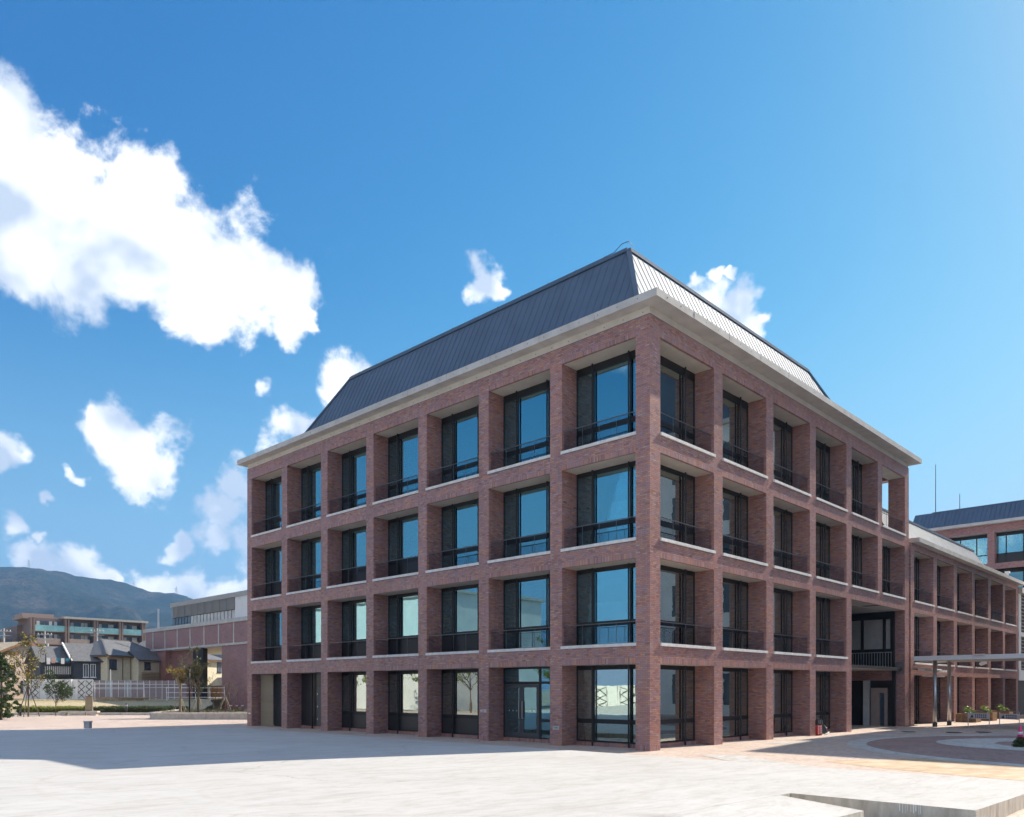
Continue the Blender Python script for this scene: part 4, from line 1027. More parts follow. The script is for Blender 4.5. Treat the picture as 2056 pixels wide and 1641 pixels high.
gc.data.materials.append(MATS['olive leaves']); tag(gc, 'low olive ground cover filling the curved planter', 'ground cover', kind='stuff')

# trees ---------------------------------------------------------------------------------------------
def limb(mb, p, d, L, r, depth, tips, spread=.5, n=5):
    pts = [Vector(p)]; dr = Vector(d).normalized()
    for i in range(3):
        dr = (dr + Vector((random.gauss(0, .14), random.gauss(0, .14), random.gauss(.05, .08)))).normalized(); pts.append(pts[-1] + dr * L / 3)
    mb.tube(pts, [r, r * .85, r * .7, r * .5], n)
    tips.append(pts[-1])
    if depth > 0:
        for k in range(random.choice((2, 3))):
            a = random.choice(pts[1:]); nd = (dr + Vector((random.gauss(0, spread), random.gauss(0, spread), random.gauss(.1, .25)))).normalized()
            limb(mb, a, nd, L * random.uniform(.55, .8), r * .55, depth - 1, tips, spread, n)
def tree(name, loc, h, r, label, cat, leafm, nleaf, lsize, depth=3, clump=.4, trunk='bark', lean=(0, 0), group=None, low=.25, extra=None, spread=.5):
    t = empty(name, loc, 0, label, cat, group); mb = MB(); tips = []
    top = (lean[0], lean[1], h * .55)
    mb.tube([(0, 0, -.05), (lean[0] * .3, lean[1] * .3, h * low), top], [r, r * .8, r * .55], 8)
    for k in range(6):
        f = random.uniform(low / .55, 1); p = Vector(top) * f; a = random.uniform(0, 6.28)
        limb(mb, p, (math.cos(a) * spread * 1.3, math.sin(a) * spread * 1.3, 1), h * random.uniform(.22, .40), r * .45, depth - 1, tips, spread)
    limb(mb, top, (0, 0, 1), h * .38, r * .5, depth - 1, tips, spread)
    mb.build('trunk', trunk, t)
    if nleaf:
        leaves('crown', [(p.x, p.y, p.z, clump * random.uniform(.6, 1.2)) for p in tips], nleaf, lsize, leafm, t)
        if extra:
            m2, n2, fx = extra; sel = [p for p in tips if fx(p)] or tips[:2]
            leaves('yellow_crown', [(p.x, p.y, p.z, clump * .8) for p in sel], n2, lsize, m2, t)
    return t
# dense evergreen at the left edge
t = empty('evergreen_tree', vp(2, 58), 0, 'dense dark evergreen tree at the left edge of the picture', 'tree')
MB().tube([(0, 0, -.05), (.05, 0, 2), (0, .05, 4.2)], [.10, .08, .03], 8).build('trunk', 'bark', t)
cs = []
for k in range(260):
    z = random.uniform(.2, 4.8); rr_ = (1.25 if z < 2.6 else 1.25 * (4.95 - z) / 2.35) * random.uniform(.35, 1.0); a = random.uniform(0, 6.28)
    cs.append((rr_ * math.cos(a), rr_ * math.sin(a), z, random.uniform(.10, .24)))
leaves('crown', cs, 26000, .055, 'dark leaves', t)
tree('young_tree', vp(57, 65), 5.3, .07, 'young sparse tree with yellowing leaves, propped by poles, near the left edge', 'tree', 'olive leaves', 1300, .09, clump=.36, extra=('yellow leaves', 260, lambda p: p.z > 2.8), spread=.42)
tp = vp(57, 65); st = empty('tree_stakes', tp, VIEW, 'three leaning dark poles propping the young tree near the left edge', 'stake')
for (x, y) in ((-1.0, .2), (.75, .3), (.1, -.8)): MB().tube([(x, y, 0), (0, 0, 2.6)], .035, 6).build('pole', 'bark', st)
tree('camellia_tree', vp(112, 67.2), 3.0, .045, 'small dark leaved tree left of the information board', 'tree', 'dark leaves', 2300, .07, clump=.33, low=.15, spread=.55)
tree('pruned_tree', vp(362, 62, .42), 4.0, .12, 'pruned tree with bright yellow leaf tufts left of the black lamp post', 'tree', 'olive leaves', 750, .07, clump=.26, trunk='pale bark', extra=('yellow leaves', 420, lambda p: 1.9 < p.z < 3.4), spread=.45)
tree('olive_tree', vp(398, 62, .42), 3.9, .12, 'bushy olive green tree right of the black lamp post', 'tree', 'olive leaves', 1700, .065, clump=.30, low=.12, spread=.42)
for k, px in enumerate((428, 452, 474)):
    tree('bare_shrub', vp(px, 62 + k, .42), 2.6, .035, 'leafless thin branched shrub in the curved planter, ' + ['nearest the olive tree', 'between two other bare shrubs', 'nearest the main building'][k], 'shrub', 'olive leaves', 60, .05, depth=3, low=.05, spread=.5, group='bare shrubs in the curved planter')
for k, px in enumerate((362, 398, 452)):
    st = empty('tree_props', vp(px, 62 + (k == 2), .42), VIEW, 'bamboo props around the foot of the ' + ['yellow tufted tree', 'olive green tree', 'middle bare shrub'][k], 'stake', 'bamboo props in the curved planter')
    for (x, y) in ((-.6, -.2), (.6, -.2), (.1, .6), (-.25, -.6)): MB().tube([(x, y, 0), (0, 0, 1.35)], .022, 5).build('pole', 'bamboo stake', st)
lp = empty('lamp_post', vp(380.5, 61, .42), VIEW, 'slim black lamp post standing between the two planter trees', 'lamp post')
MB().cyl(0, 0, 0, 3.4, .055, n=10).build('pole', 'black frame', lp, smooth=True); MB().cyl(0, 0, 3.4, 3.55, .075, n=10).build('head', 'black frame', lp); MB().cyl(0, 0, 0, .06, .13, n=10).build('base', 'black frame', lp)
# concrete marker block on the slab's far edge
q = at(176.5, 38.5); blk = empty('concrete_block', (q[0], q[1], slab_z(q[0])), VIEW, 'small dark concrete block on the far edge of the slab', 'block')
MB().box(-.13, .13, -.13, .13, 0, .30).build('body', 'grey panel', blk); MB().box(-.15, .15, -.15, .15, .30, .35).build('cap', 'concrete', blk)

# fences ---------------------------------------------------------------------------------------------
BZ = 1.1
def lattice_fence(p0, p1, n, h, label, base, group='building site fences'):
    a, b = np.array(p0), np.array(p1); L = np.linalg.norm(b - a); e = (b - a) / L
    f = empty('panel_fence', (a[0], a[1], base), math.atan2(e[1], e[0]), label, 'fence', group); w_ = L / n
    sheet = MB().box(.02, w_ - .02, 0, .03, .04, h).mesh('panel', 'white panel')
    lat = MB()
    for i in range(3):
        zz0 = .15 + i * (h - .3) / 3; zz1 = zz0 + (h - .3) / 3
        lat.bar((.08, -.03, zz0), (w_ - .08, -.03, zz1), .05).bar((w_ - .08, -.03, zz0), (.08, -.03, zz1), .05)
    lat = lat.mesh('lattice', 'dark steel'); post = MB().box(-.03, .03, -.05, -.002, 0, h + .05).mesh('post', 'steel')
    fold = MB().slabq([(.30, -.01, h), (.28, -.34, h), (.30, -.01, h * .35)], .02).mesh('folded_sheet', 'white paint')
    for i in range(n):
        s_ = link('panel', sheet, f, (i * w_, 0, 0)); link('post', post, f, (i * w_, 0, 0))
        if i % 2 == 1 or i > n - 3: link('lattice', lat, s_)
        else: link('folded_sheet', fold, s_)
    return f
lattice_fence(at(48, 88), at(187, 88), 9, 2.25, 'white panel fence with lattice braces, left of the mauve fence', BZ)
def mauve_fence(p0, p1, n, h, label):
    a, b = np.array(p0), np.array(p1); L = np.linalg.norm(b - a); e = (b - a) / L
    f = empty('panel_fence', (a[0], a[1], BZ), math.atan2(e[1], e[0]), label, 'fence', 'building site fences'); w_ = L / n
    pm = [MB().box(.02, w_ - .02, 0, .03, .04, h).mesh('panel', m) for m in ('mauve panel', 'grey panel')]
    post = MB().box(-.03, .03, -.06, -.002, 0, h + .03).mesh('post', 'white paint')
    for i in range(n): link('panel', pm[1 if i in (2, 5) else 0], f, (i * w_, 0, 0)); link('post', post, f, (i * w_, 0, 0))
    for z in (h * .62, h * .78): MB().box(0, L, -.09, -.062, z, z + .05).build('rail', 'white paint', f)
    return f
mauve_fence(at(187, 90), at(375, 92), 15, 2.15, 'mauve panel fence with white posts under the brick gateway')
# site guard rails
def guard(px0, px1, d, zs_, label, n):
    a, b = at(px0, d), at(px1, d); L = np.linalg.norm(b - a); e = (b - a) / L
    f = empty('guard_rail', (a[0], a[1], 1.05), math.atan2(e[1], e[0]), label, 'railing', 'white site guard rails')
    for z in zs_: MB().tube([(0, 0, z), (L, 0, z)], .035, 6).build('rail', 'white paint', f)
    for i in range(n): x = L * i / (n - 1); MB().tube([(x + .12, -.15, 0), (x, 0, max(zs_) + .1)], .04, 6).build('post', 'white paint', f)
guard(190, 289, 86.5, (1.25, 1.85), 'white guard rail before the mauve fence, left of the timber pile', 4)
guard(334, 450, 84, (.35, .85, 1.35), 'white guard rail behind the planter trees', 5)
q = at(195, 85.5); tp_ = empty('timber_pile', (q[0], q[1], 1.03), VIEW, 'stacked timber planks lying before the mauve fence', 'timber')
for i in range(12):
    x0_ = random.uniform(0, 3.0) if i > 5 else i * .02; y = (i % 4) * .22; z = (i // 4) * .13
    MB().box(x0_, x0_ + random.uniform(1.4, 2.4) + (2.4 if i % 3 == 0 else 0), y, y + .19, z, z + .115).build('plank', 'timber', tp_)
q = at(222, 87); ms = tag(MB().tube([(0, 0, 0), (0, 0, 3.4)], [.05, .035], 8).build('site_mast', 'white paint', None, (q[0], q[1], 1.05)), 'thin white mast rising behind the white guard rail', 'mast')
q = at(452, 75); cn = empty('site_cone', (q[0], q[1], .0), 0, 'red site cone behind the bare shrubs', 'cone'); MB().cyl(0, 0, .03, .75, .18, .03, 16).build('shell', 'red paint', cn, smooth=True); MB().box(-.2, .2, -.2, .2, 0, .03).build('base', 'black rubber', cn)
a, b = at(455, 75), at(489, 75); bt_ = empty('tape_line', (a[0], a[1], 0), math.atan2(b[1] - a[1], b[0] - a[0]), 'red and white tape strung behind the bare shrubs', 'tape')
for i in range(6): MB().box(i * .27, i * .27 + .26, 0, .01, .66, .73).build('tape_section', 'red paint' if i % 2 == 0 else 'white paint', bt_)

# gateway building -------------------------------------------------------------------------------------
gx = 18.98
gt = empty('gateway_building', (gx, 0, 0), 0, 'brick gateway building bridging a wide opening, left of the main building', 'building')
yl, yr = 92.8, 44.0
MB().box(0, 2.2, 86.4, yl - .3, 0, 7.22).build('pier', 'red brick courses', gt)
MB().box(0, 3.0, 58, 71.0, 0, 7.22).build('pier', 'red brick courses', gt)
MB().box(.8, 1.2, 78.7, 86.4, 0, 7.2).build('recess_wall', 'red brick courses', gt)
MB().box(.2, .78, 76.2, 78.9, 0, 7.2).build('dark_pier', 'black frame', gt)
MB().box(-.12, 12.2, yr, yl, 7.22, 7.46).build('lower_band', 'concrete', gt)
MB().box(.05, 12, yr, yl - .2, 7.46, 9.75).build('core_wall', 'mortar', gt)
MB().box(-.2, 12.2, yr, yl + .1, 9.75, 10.2).build('upper_band', 'concrete', gt)
yps = [90.08, 86.35, 82.7, 79.07, 75.35, 71.68, 68.05, 64.4, 60.7]
prev = yl - .2
for y in yps:
    MB().box(-.04, .05, y + .12, prev - .12, 7.46, 9.75).build('brick_panel', 'red brick courses', gt); MB().box(-.07, .05, y - .12, y + .12, 7.462, 9.748).build('rib', 'concrete', gt); prev = y
MB().box(.3, 11.5, 76.2 - 5.2, 86.4, 7.16, 7.218).build('soffit', 'soffit concrete', gt)
yu = 86.5
MB().box(1.0, 11.5, yr, yu, 10.2, 13.0).build('upper_wall', 'interior dark', gt)
MB().box(.75, 12, yr, yu + .2, 12.75, 13.3).build('roof_edge', 'louvre metal', gt)
lm = MB().box(.80, .99, 0, 1.66, 0, .055).mesh('louvre_slat', 'louvre metal')
for j in range(9):
    y = 69.6 + j * 1.87
    MB().box(.78, .80, y - .04, y + .04, 11.35, 12.75).build('louvre_post', 'louvre metal', gt)
    for k in range(13): link('louvre_slat', lm, gt, (0, y + .06, 11.42 + k * .103))
for j in range(19):
    y = 69.6 + j * .885; wn = MB().box(.90, .98, y - .05, y, 10.2, 11.35).build('window', 'black frame', gt)
    MB().box(.93, .96, y, y + .83, 10.25, 11.33).build('pane', 'far glass' if j > 12 else 'curtain', wn)
MB().box(.85, 1.0, yr, 69.5, 10.2, 12.75).build('white_cladding', 'white panel', gt)
q = at(318, 104); MB().tube([(q[0] - gx, q[1], 9.5), (q[0] - gx, q[1], zat(1223, 104))], .13, 8).build('flue', 'steel', gt)
MB().slabq([(3, 62, 13.3), (3, 78, 13.3), (8, 78, 14.2), (8, 62, 14.2)], .1).build('low_roof', 'roof metal', gt)

# houses -----------------------------------------------------------------------------------------------
def house(name, px, depth, rz, label, cat='house'): q = at(px, depth); return empty(name, (q[0], q[1], BZ), VIEW + rz, label, cat)
def gable(root, x0, x1, y0, y1, ze, zr, axis, wm, rm, ov=.45, verge=None):
    if axis == 'y':
        xm = (x0 + x1) / 2; mb = MB()
        for y in (y0, y1): pass
        b = [(x0, y0, 0), (x1, y0, 0), (x1, y0, ze), (xm, y0, zr), (x0, y0, ze)]
        mb.v = b + [(p[0], y1, p[2]) for p in b]; n = 5
        mb.f = [tuple(range(n)), tuple(range(2 * n - 1, n - 1, -1))] + [(i, (i + 1) % n, n + (i + 1) % n, n + i) for i in range(n)]
        mb.build('wall', wm, root); sl_ = (zr - ze) / (xm - x0)
        r = empty('roof'); r.parent = root
        MB().slabq([(x0 - ov, y0 - ov, ze - ov * sl_ + .03), (xm, y0 - ov, zr + .03), (xm, y1 + ov, zr + .03), (x0 - ov, y1 + ov, ze - ov * sl_ + .03)][::-1], .14).build('roof_slope', rm, r)
        MB().slabq([(xm, y0 - ov, zr + .03), (x1 + ov, y0 - ov, ze - ov * sl_ + .03), (x1 + ov, y1 + ov, ze - ov * sl_ + .03), (xm, y1 + ov, zr + .03)][::-1], .14).build('roof_slope', rm, r)
        if verge:
            for sx in (x0 - ov, x1 + ov): MB().bar((xm, y0 - ov - .02, zr + .02), (sx, y0 - ov - .02, ze - ov * sl_), .06, .26).build('verge', verge, r)
    else:
        ym = (y0 + y1) / 2; mb = MB()
        b = [(x0, y0, 0), (x0, y1, 0), (x0, y1, ze), (x0, ym, zr), (x0, y0, ze)]
        mb.v = b + [(x1, p[1], p[2]) for p in b]; n = 5
        mb.f = [tuple(range(n)), tuple(range(2 * n - 1, n - 1, -1))] + [(i, (i + 1) % n, n + (i + 1) % n, n + i) for i in range(n)]
        mb.build('wall', wm, root); sl_ = (zr - ze) / (ym - y0)
        r = empty('roof'); r.parent = root
        MB().slabq([(x0 - ov, y0 - ov, ze - ov * sl_ + .03), (x1 + ov, y0 - ov, ze - ov * sl_ + .03), (x1 + ov, ym, zr + .03), (x0 - ov, ym, zr + .03)], .14).build('roof_slope', rm, r)
        MB().slabq([(x0 - ov, ym, zr + .03), (x1 + ov, ym, zr + .03), (x1 + ov, y1 + ov, ze - ov * sl_ + .03), (x0 - ov, y1 + ov, ze - ov * sl_ + .03)], .14).build('roof_slope', rm, r)
        if verge:
            for sx in (x0 - ov, x1 + ov): MB().bar((sx, y0 - ov, ze - ov * sl_ + .12), (sx, ym, zr + .12), .16, .20).build('verge', verge, r)
def hip(root, x0, x1, y0, y1, ze, zr, wm, rm, ov=.5, ins=2.4):
    MB().box(x0, x1, y0, y1, 0, ze).build('wall', wm, root); r = empty('roof'); r.parent = root; ym = (y0 + y1) / 2
    a = [(x0 - ov, y0 - ov, ze - .1), (x1 + ov, y0 - ov, ze - .1), (x1 + ov, y1 + ov, ze - .1), (x0 - ov, y1 + ov, ze - .1)]; t0, t1 = (x0 + ins, ym, zr), (x1 - ins, ym, zr)
    for p in ([a[0], a[1], t1, t0], [a[2], a[3], t0, t1], [a[1], a[2], t1], [a[3], a[0], t0]): MB().slabq(p, .12).build('roof_slope', rm, r)
    for p, q_ in ((a[0], t0), (a[1], t1), (t0, t1)): MB().bar((p[0], p[1], p[2] + .14), (q_[0], q_[1], q_[2] + .14), .18, .14).build('ridge_tiles', rm, r)
    MB().box(x0 - ov, x1 + ov, y0 - ov, y1 + ov, ze - .22, ze - .12).build('eave', 'brown wood', root)
def hwin(root, x0, x1, z0, z1, y, fm='white paint', pm='far glass', split=True):
    w_ = MB().box(x0, x1, y - .06, y + .02, z0, z0 + .07).box(x0, x1, y - .06, y + .02, z1 - .07, z1).box(x0, x0 + .07, y - .06, y + .02, z0 + .07, z1 - .07).box(x1 - .07, x1, y - .06, y + .02, z0 + .07, z1 - .07)
    if split: xm = (x0 + x1) / 2; w_.box(xm - .03, xm + .03, y - .05, y + .02, z0 + .07, z1 - .07)
    w_ = w_.build('window', fm, root); MB().box(x0 + .07, x1 - .07, y - .03, y - .01, z0 + .07, z1 - .07).build('pane', pm, w_); MB().box(x0 - .06, x1 + .06, y - .12, y + .02, z0 - .08, z0 - .005).build('window_sill', fm, w_)
h1 = house('gabled_house', 52, 98, R(64), 'beige house with tan gable roof behind the fence, leftmost of the houses')
gable(h1, -3.1, 2.6, 0, 9, 5.75, 7.0, 'y', 'beige render', 'tan roof tiles', .55, 'brown wood')
gable(h1, -1.5, 4.0, 3.5, 9.5, 5.5, 6.9, 'x', 'beige render', 'tan roof tiles', .5)
hwin(h1, 1.0, 1.45, 4.2, 5.1, 0, 'dark panel', split=False); MB().box(-3.0, -.8, -.04, .0, 5.3, 5.75).build('timber_panel', 'brown wood', h1); hwin(h1, -2.6, -1.4, 2.9, 4.1, 0, 'dark panel')
hwin(h1, -.6, .9, .9, 2.2, 0, 'dark panel')
h2 = house('slate_house', 184, 96, R(46), 'dark slate sided house with grey roof and white verges, second house from the left')
gable(h2, -1.95, 1.75, 0, 6.2, 4.6, 6.65, 'x', 'slate siding', 'grey roof tiles', .35, 'white paint')
hwin(h2, -.95, -.35, 2.6, 4.2, 0); hwin(h2, -.15, .45, 2.6, 4.2, 0); hwin(h2, -.6, .6, .6, 1.6, 0)
gable(h2, -5.2, -2.0, 1.2, 6.2, 4.4, 6.2, 'x', 'slate siding', 'grey roof tiles', .3)
bal = empty('balcony'); bal.parent = h2
MB().box(-5.3, -2.5, -.9, 1.1, 2.75, 2.9).build('deck', 'black frame', bal); MB().box(-5.3, -2.5, -.92, -.86, 3.85, 3.92).build('hand_rail', 'black frame', bal)
bs = MB().box(-.02, .02, -.9, -.88, 2.9, 3.85).mesh('baluster', 'white paint')
for i in range(14): link('baluster', bs, bal, (-5.25 + i * .205, 0, 0))
for x in (-5.25, -2.6): MB().box(x, x + .08, -.9, -.82, 0, 5.2).build('balcony_post', 'black frame', bal)
for i, (m_, l_) in enumerate((('white paint', .5), ('pink cloth', .4), ('blue cloth', .18), ('white paint', .45), ('blue cloth', .2))):
    MB().box(-5.0 + i * .5, -4.65 + i * .5, -.55, -.50, 4.75 - l_ * 1.4, 4.8).build('laundry', m_, bal)
h3 = house('cream_house', 250, 99, R(72), 'cream walled house with grey hipped roof, right of the slate house')
hip(h3, -2.7, 6.6, 0, 6.5, 5.3, 7.3, 'cream render', 'grey roof tiles')
gable(h3, 1.0, 6.4, -1.2, 1.0, 5.0, 5.8, 'x', 'cream render', 'grey roof tiles', .4)
hwin(h3, -2.4, -1.3, 3.6, 4.8, 0, 'dark panel'); hwin(h3, 2.0, 3.0, 3.7, 4.6, -1.2, 'dark panel'); hwin(h3, -.6, .4, .9, 2.1, 0, 'dark panel')
for x in (-.35, .95): MB().tube([(x, -.08, 0), (x, -.08, 5.2)], .05, 6).build('drain_pipe', 'brown wood', h3)
sm_ = MB().box(1.3, 4.6, -1.5, -1.44, 0, .15).mesh('slat', 'timber')
bl_ = empty('slat_balcony'); bl_.parent = h3
for i in range(6): link('slat', sm_, bl_, (0, 0, 2.2 + i * .19))
h4 = house('small_gabled_house', 212, 116, R(40), 'small house with pale gable showing between the slate and cream roofs')
gable(h4, -2.1, 2.1, 0, 7, 6.6, 8.0, 'y', 'white paint', 'grey roof tiles', .5); hwin(h4, -.4, .4, 5.3, 6.1, 0)
h5 = house('cream_house', 428, 118, R(74), 'cream house with grey tiled roof seen through the gateway')
hip(h5, -4.5, 2.4, 0, 7, 5.5, 7.2, 'cream render', 'grey roof tiles', .6, 2.6); hwin(h5, .9, 1.9, 3.7, 5.2, 0, 'dark panel'); gable(h5, -.8, 2.8, -2.5, 0, 1.9, 2.9, 'y', 'brown wood', 'grey roof tiles', .4, 'cream render')
hwin(h5, -3.6, -2.2, 3.3, 4.6, 0, 'dark panel')

# apartment block ------------------------------------------------------------------------------------------
a, b = at(63, 168), at(291, 184); L = np.linalg.norm(b - a); e = (b - a) / L
ap = empty('apartment_block', (a[0], a[1], 0), math.atan2(e[1], e[0]), 'brown tiled apartment block with turquoise glass balconies below the mountain', 'building')
ZR = 17.6
MB().box(.1, L, 1.6, 12, 0, ZR).build('wall', 'apartment tile', ap)
MB().box(6.0, L + .6, -.5, 12.4, ZR, ZR + .45).build('roof', 'louvre metal', ap)
MB().box(-1.2, 6.0, 2.0, 11, ZR - .2, ZR + .3).box(-1.0, 5.0, 3, 10, ZR + .3, ZR + 1.0).build('penthouse', 'apartment parapet', ap)
cols = [0.2] + [(px - 63) / (291 - 63) * L for px in (130, 187, 239)] + [L - .3]
for x in cols:
    MB().box(x - .42, x - .05, -.25, 1.6, 0, ZR - .05).build('column', 'apartment tile', ap); MB().box(x + .1, x + .47, -.25, 1.6, 0, ZR - .05).build('column', 'apartment tile', ap)
for k in range(5):
    zf = ZR - 2.75 * (k + 1)
    MB().box(.1, L, -.05, 1.6, zf - .22, zf).build('floor_slab', 'apartment parapet', ap)
    for c0, c1 in zip(cols, cols[1:]):
        bx0, bx1 = c0 + .5, c1 - .45
        if k == 0:
            w_ = (bx1 - bx0) / 5
            for i in range(5): MB().box(bx0 + i * w_ + .01, bx0 + (i + 1) * w_ - .01, -.08, -.04, zf - .1, zf + 1.15).build('glass_panel', 'turquoise glass', ap)
        else: MB().box(bx0, bx1 - .8, -.08, .05, zf, zf + 1.15).build('parapet', 'apartment parapet', ap)
        for i in range(3):
            x = bx0 + .5 + i * (bx1 - bx0 - .6) / 3; wn = MB().box(x, x + 1.5, 1.53, 1.6, zf + .1, zf + 2.2).build('window', 'far glass', ap); MB().box(x + .1 + .7 * (i % 2), x + .7 + .7 * (i % 2), 1.50, 1.53, zf + .15, zf + 2.1).build('curtain', 'curtain', wn)
q0 = at(22, 172); aw = empty('apartment_wing', (q0[0], q0[1], 0), math.atan2(e[1], e[0]), 'lower brown wing stepping down at the left end of the apartment block', 'building')
MB().box(-6, 5.2, 0, 12, 0, 13.2).box(1.2, 5.2, .5, 12, 13.2, 16.2).build('wall', 'apartment tile', aw)
MB().box(-6.2, 5.2, -.5, .0, 10.6, 11.7).build('parapet', 'apartment parapet', aw); MB().box(-6.3, 5.3, -.7, 12, 10.2, 10.45).build('floor_slab', 'louvre metal', aw)
for i in range(5): 
    for z in (8.4, 11.7): MB().box(-5.6 + i * 2.2, -4.2 + i * 2.2, -.05, .0, z, z + 1.4).build('window', 'far glass', aw)
# rooftops farther off, poles
for k, (px, d, w_, h_, m_, rm) in enumerate(((14, 128, 8, 7.2, 'beige render', 'grey roof tiles'), (128, 140, 9, 7.0, 'cream render', 'grey roof tiles'), (268, 135, 10, 7.6, 'white paint', 'grey roof tiles'), (302, 150, 7, 10.5, 'apartment parapet', 'grey roof tiles'), (-60, 110, 9, 7.0, 'cream render', 'tan roof tiles'))):
    hh = house('distant_house', px, d, R(15 * (k - 2)), ['grey roofed beige house behind the leftmost gabled house', 'cream house half hidden below the apartment block', 'white walled house roof under the right end of the apartments', 'taller brown roof beside the gateway corner', 'cream house beyond the left edge of the picture'][k])
    hip(hh, -w_ / 2, w_ / 2, 0, 7, h_ - 2.0, h_, m_, rm, .5, 2.2); hwin(hh, -1.6, -.4, 2.6, 3.8, 0); hwin(hh, .6, 1.8, 2.6, 3.8, 0)
for k, (px, d, zt) in enumerate(((90, 112, zat(1268, 112)), (8, 118, zat(1262, 118)), (195, 124, zat(1262, 124)))):
    q = at(px, d); up_ = empty('utility_pole', (q[0], q[1], BZ), VIEW + R(10), 'grey utility pole with crossarms ' + ['behind the beige gabled house', 'at the left edge behind the houses', 'below the middle of the apartment block'][k], 'pole', 'utility poles among the houses')
    MB().tube([(0, 0, 0), (0, 0, zt - BZ)], [.17, .12], 8).build('shaft', 'concrete', up_)
    for z in (zt - BZ - .5, zt - BZ - 1.1): MB().box(-.95, .95, -.06, .06, z, z + .1).build('crossarm', 'grey panel', up_)
    for x in (-.85, -.4, .4, .85): MB().cyl(x, 0, zt - BZ - .4, zt - BZ - .2, .06, n=8).build('insulator', 'white paint', up_)
    if k == 0: MB().cyl(.35, -.2, zt - BZ - 2.6, zt - BZ - 1.7, .25, n=10).build('transformer', 'grey panel', up_)

POLES = [(at(8, 118), zat(1262, 118)), (at(90, 112), zat(1268, 112)), (at(195, 124), zat(1262, 124))]
for k in range(2):
    (p0, z0_), (p1, z1_) = POLES[k], POLES[k + 1]
    for q in range(3):
        off = (q - 1) * .8; pts_ = []
        for t_ in np.linspace(0, 1, 9):
            c_ = p0 + (p1 - p0) * t_; pts_.append((c_[0] + RT[0] * off * .3 + off * .3, c_[1] + off * .3, z0_ + (z1_ - z0_) * t_ - .35 - q * .25 - 1.6 * t_ * (1 - t_)))
        tag(MB().tube(pts_, .022, 4).build('overhead_wire', 'black rubber'), 'thin dark overhead wire, ' + ['top', 'middle', 'lowest'][q] + ' of three, ' + ['left of the transformer pole', 'right of the transformer pole'][k], 'wire', 'overhead wires among the houses')

# mountain --------------------------------------------------------------------------------------------------
def vnoise(x, y, seed):
    g_ = np.random.default_rng(seed).random((64, 64)); xi = np.floor(x).astype(int); yi = np.floor(y).astype(int); fx, fy = x - xi, y - yi
    fx, fy = fx * fx * (3 - 2 * fx), fy * fy * (3 - 2 * fy); xi %= 64; yi %= 64; x1_, y1_ = (xi + 1) % 64, (yi + 1) % 64
    return (g_[xi, yi] * (1 - fx) + g_[x1_, yi] * fx) * (1 - fy) + (g_[xi, y1_] * (1 - fx) + g_[x1_, y1_] * fx) * fy
def fbm(x, y, s, o=5):
    r_ = 0; a_ = .5
    for i in range(o): r_ = r_ + a_ * vnoise(x * 2 ** i + 7 * i, y * 2 ** i + 3 * i, s + i); a_ *= .5
    return r_
prof = [(-2600, 1080), (-1500, 1190), (-900, 1120), (-450, 1105), (-150, 1135), (0, 1140), (76, 1143), (121, 1148), (164, 1153), (222, 1167), (298, 1187), (354, 1191), (384, 1201), (440, 1232), (520, 1262), (700, 1290), (1100, 1320), (1500, 1318)]
na, nr = 420, 150
ang = np.linspace(math.atan((-2600 - CX) / F), math.atan((1500 - CX) / F), na)
pxs = CX + F * np.tan(ang); slope = (HY - np.interp(pxs, [p[0] for p in prof], [p[1] for p in prof])) / F * np.cos(ang)
rad = np.linspace(1250, 3300, nr); A_, R_ = np.meshgrid(ang, rad, indexing='ij')
peak = 2750 + 120 * np.sin(A_ * 9)
s_ = np.clip((R_ - 1250) / (peak - 1250), 0, None); shape = np.where(s_ < 1, s_ ** 1.25 * (1.0) , np.clip(1 - (s_ - 1) * 2.2, 0, 1))
X_ = R_ * np.sin(A_); Y_ = R_ * np.cos(A_)
spur = fbm(A_ * 11 + 20, R_ / 900 + 5, 5, 5) - .47; rough_ = fbm(X_ / 90 + 40, Y_ / 90 + 40, 21, 4) - .47
Z_ = H + slope[:, None] * peak * shape
Z_ = Z_ + np.sin(np.clip(s_, 0, 1) * math.pi) * (spur * 230) + rough_ * 34 * np.clip(s_ * 2, 0, 1) * np.clip(slope[:, None] * 8, .2, 1)
Z_ = np.maximum(Z_, -4 + R_ * 0)
Wd = CAM[None, None] + X_[..., None] * RT + Y_[..., None] * FW
V = np.concatenate([Wd, Z_[..., None]], 2).reshape(-1, 3); I = np.arange(na * nr).reshape(na, nr)
Fq = np.stack([I[:-1, :-1], I[1:, :-1], I[1:, 1:], I[:-1, 1:]], -1).reshape(-1, 4)
me = bpy.data.meshes.new('mountain'); me.from_pydata(V.tolist(), [], Fq.tolist()); me.materials.append(MATS['hill'])
for p in me.polygons: p.use_smooth = True
tag(link('mountain', me), kind='structure')
for k, (px, py, d) in enumerate(((58, 1124, 2700), (268, 1168, 2750), (354, 1178, 2720))):
    q = at(px, d); z1_ = zat(py, d); h_ = 55; py_ = empty('pylon', (q[0], q[1], z1_ - h_), 0, 'tiny lattice pylon on the mountain ridge, ' + ['leftmost of three', 'middle of three', 'rightmost of three'][k], 'pylon', 'pylons on the ridge')
    mb = MB()
    for sx, sy in ((-5, -5), (5, -5), (5, 5), (-5, 5)): mb.bar((sx, sy, 0), (sx * .1, sy * .1, h_), .45)
    for z in (12, 26, 38): mb.bar((-5 * (1 - z / h_), -5, z), (5 * (1 - z / h_), -5, z + 8), .6).bar((5 * (1 - z / h_), 5, z), (-5 * (1 - z / h_), 5, z + 8), .6)
    mb.build('lattice', 'grey panel', py_)
    for z in (40, 48): MB().bar((-7, 0, z), (7, 0, z), .8).build('crossarm', 'grey panel', py_)

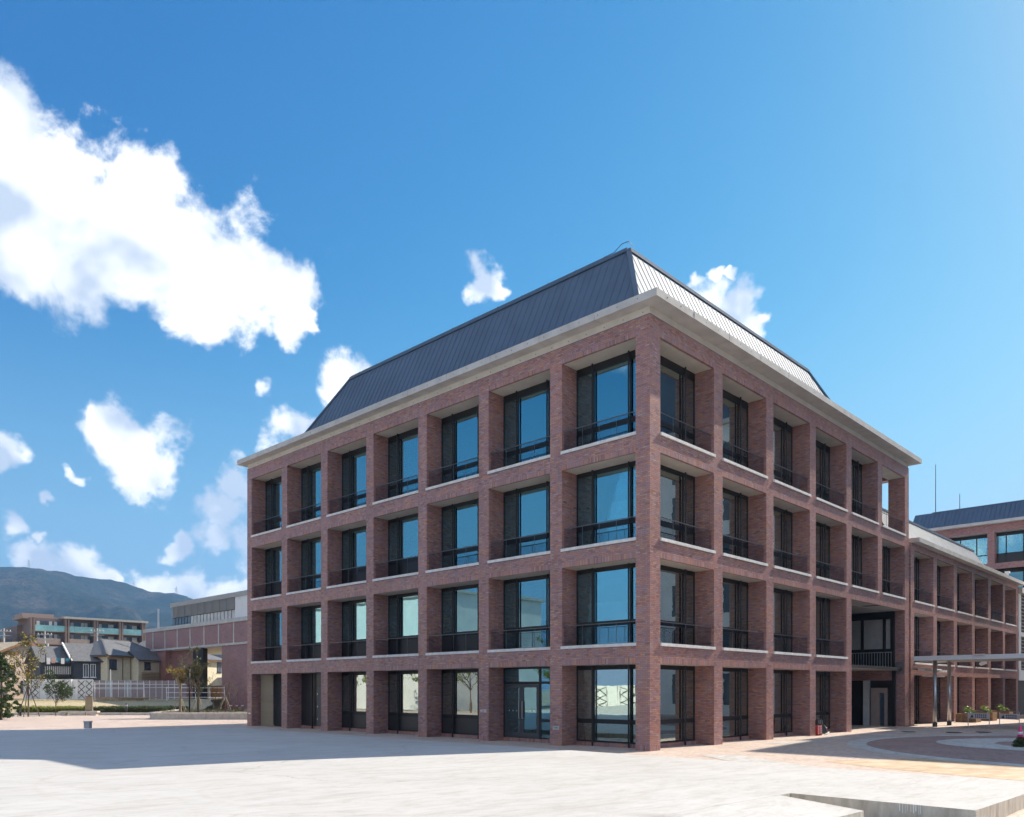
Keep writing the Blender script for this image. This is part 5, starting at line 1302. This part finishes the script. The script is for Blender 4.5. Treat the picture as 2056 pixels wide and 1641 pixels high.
# what stands outside the picture to the left and shows in the window glass -------------------------------------
wh = empty('white_building', (-30, 46, 0), 0, 'plain white building outside the picture to the left, mirrored in the windows', 'building')
MB().box(-14, 0, 0, 26, 0, 12.4).build('wall', 'white panel', wh); MB().box(-14.3, .3, -.3, 26.3, 12.4, 12.7).build('parapet', 'concrete', wh)
for y in (3, 10, 17, 22):
    for z in (2, 5.4, 8.8): MB().box(-.05, .03, y, y + 1.3, z, z + 1.6).build('window', 'far glass', wh)
MB().tube([(-1, 8, 12.7), (-1, 8, 15)], .05, 6).build('antenna', 'steel', wh)
rh = house('tiled_house', 0, 10, 0, 'tiled roof house outside the picture to the left, mirrored in the windows'); rh.location = (-52, 24, 0); rh.rotation_euler = (0, 0, R(90))
hip(rh, -7, 7, 0, 8, 5.2, 8.6, 'beige render', 'grey roof tiles', .7, 3.0); hwin(rh, -3, -1, 2.8, 4.2, 0); hwin(rh, 2, 4, 2.8, 4.2, 0)
rh2 = house('tiled_house', 0, 10, 0, 'taller tiled house outside the picture to the left, mirrored in the windows'); rh2.location = (-62, 8, 0); rh2.rotation_euler = (0, 0, R(90))
gable(rh2, -6, 6, 0, 9, 6.5, 10.5, 'y', 'cream render', 'grey roof tiles', .6); hwin(rh2, -2, 0, 3.8, 5.2, 0)
lattice_fence((-41.5, 4), (-41.5, 40), 20, 2.6, 'white panel fence outside the picture to the left, mirrored in the windows', 0.0)
for k, (x, y) in enumerate(((-27, 40), (-25, 44), (-23.5, 50), (-31, 33), (-26, 58))):
    tree('garden_tree', (x, y, 0), 5.5, .1, 'leafy garden tree outside the picture to the left, ' + ['second from the white fence', 'third from the white fence', 'nearest the main building', 'nearest the white fence', 'nearest the white building'][k], 'tree', 'hedge leaves', 1500, .13, clump=.6, group='garden trees mirrored in the windows')

# haze: one even box of air round everything but the sky
hz = bpy.data.materials.new('air'); hz.use_nodes = True; t = NT(hz.node_tree); t.n.remove(t.n['Principled BSDF'])
pv = t.new('ShaderNodeVolumePrincipled'); pv.inputs['Color'].default_value = (0.26, 0.55, 1.0, 1); pv.inputs['Density'].default_value = HAZE; pv.inputs['Anisotropy'].default_value = 0.2
t.l.new(pv.outputs[0], t.n['Material Output'].inputs['Volume']); MATS['air'] = hz
MB().box(-3600, 3900, -3600, 3900, -5.5, 640).build('haze', 'air', kind='stuff')
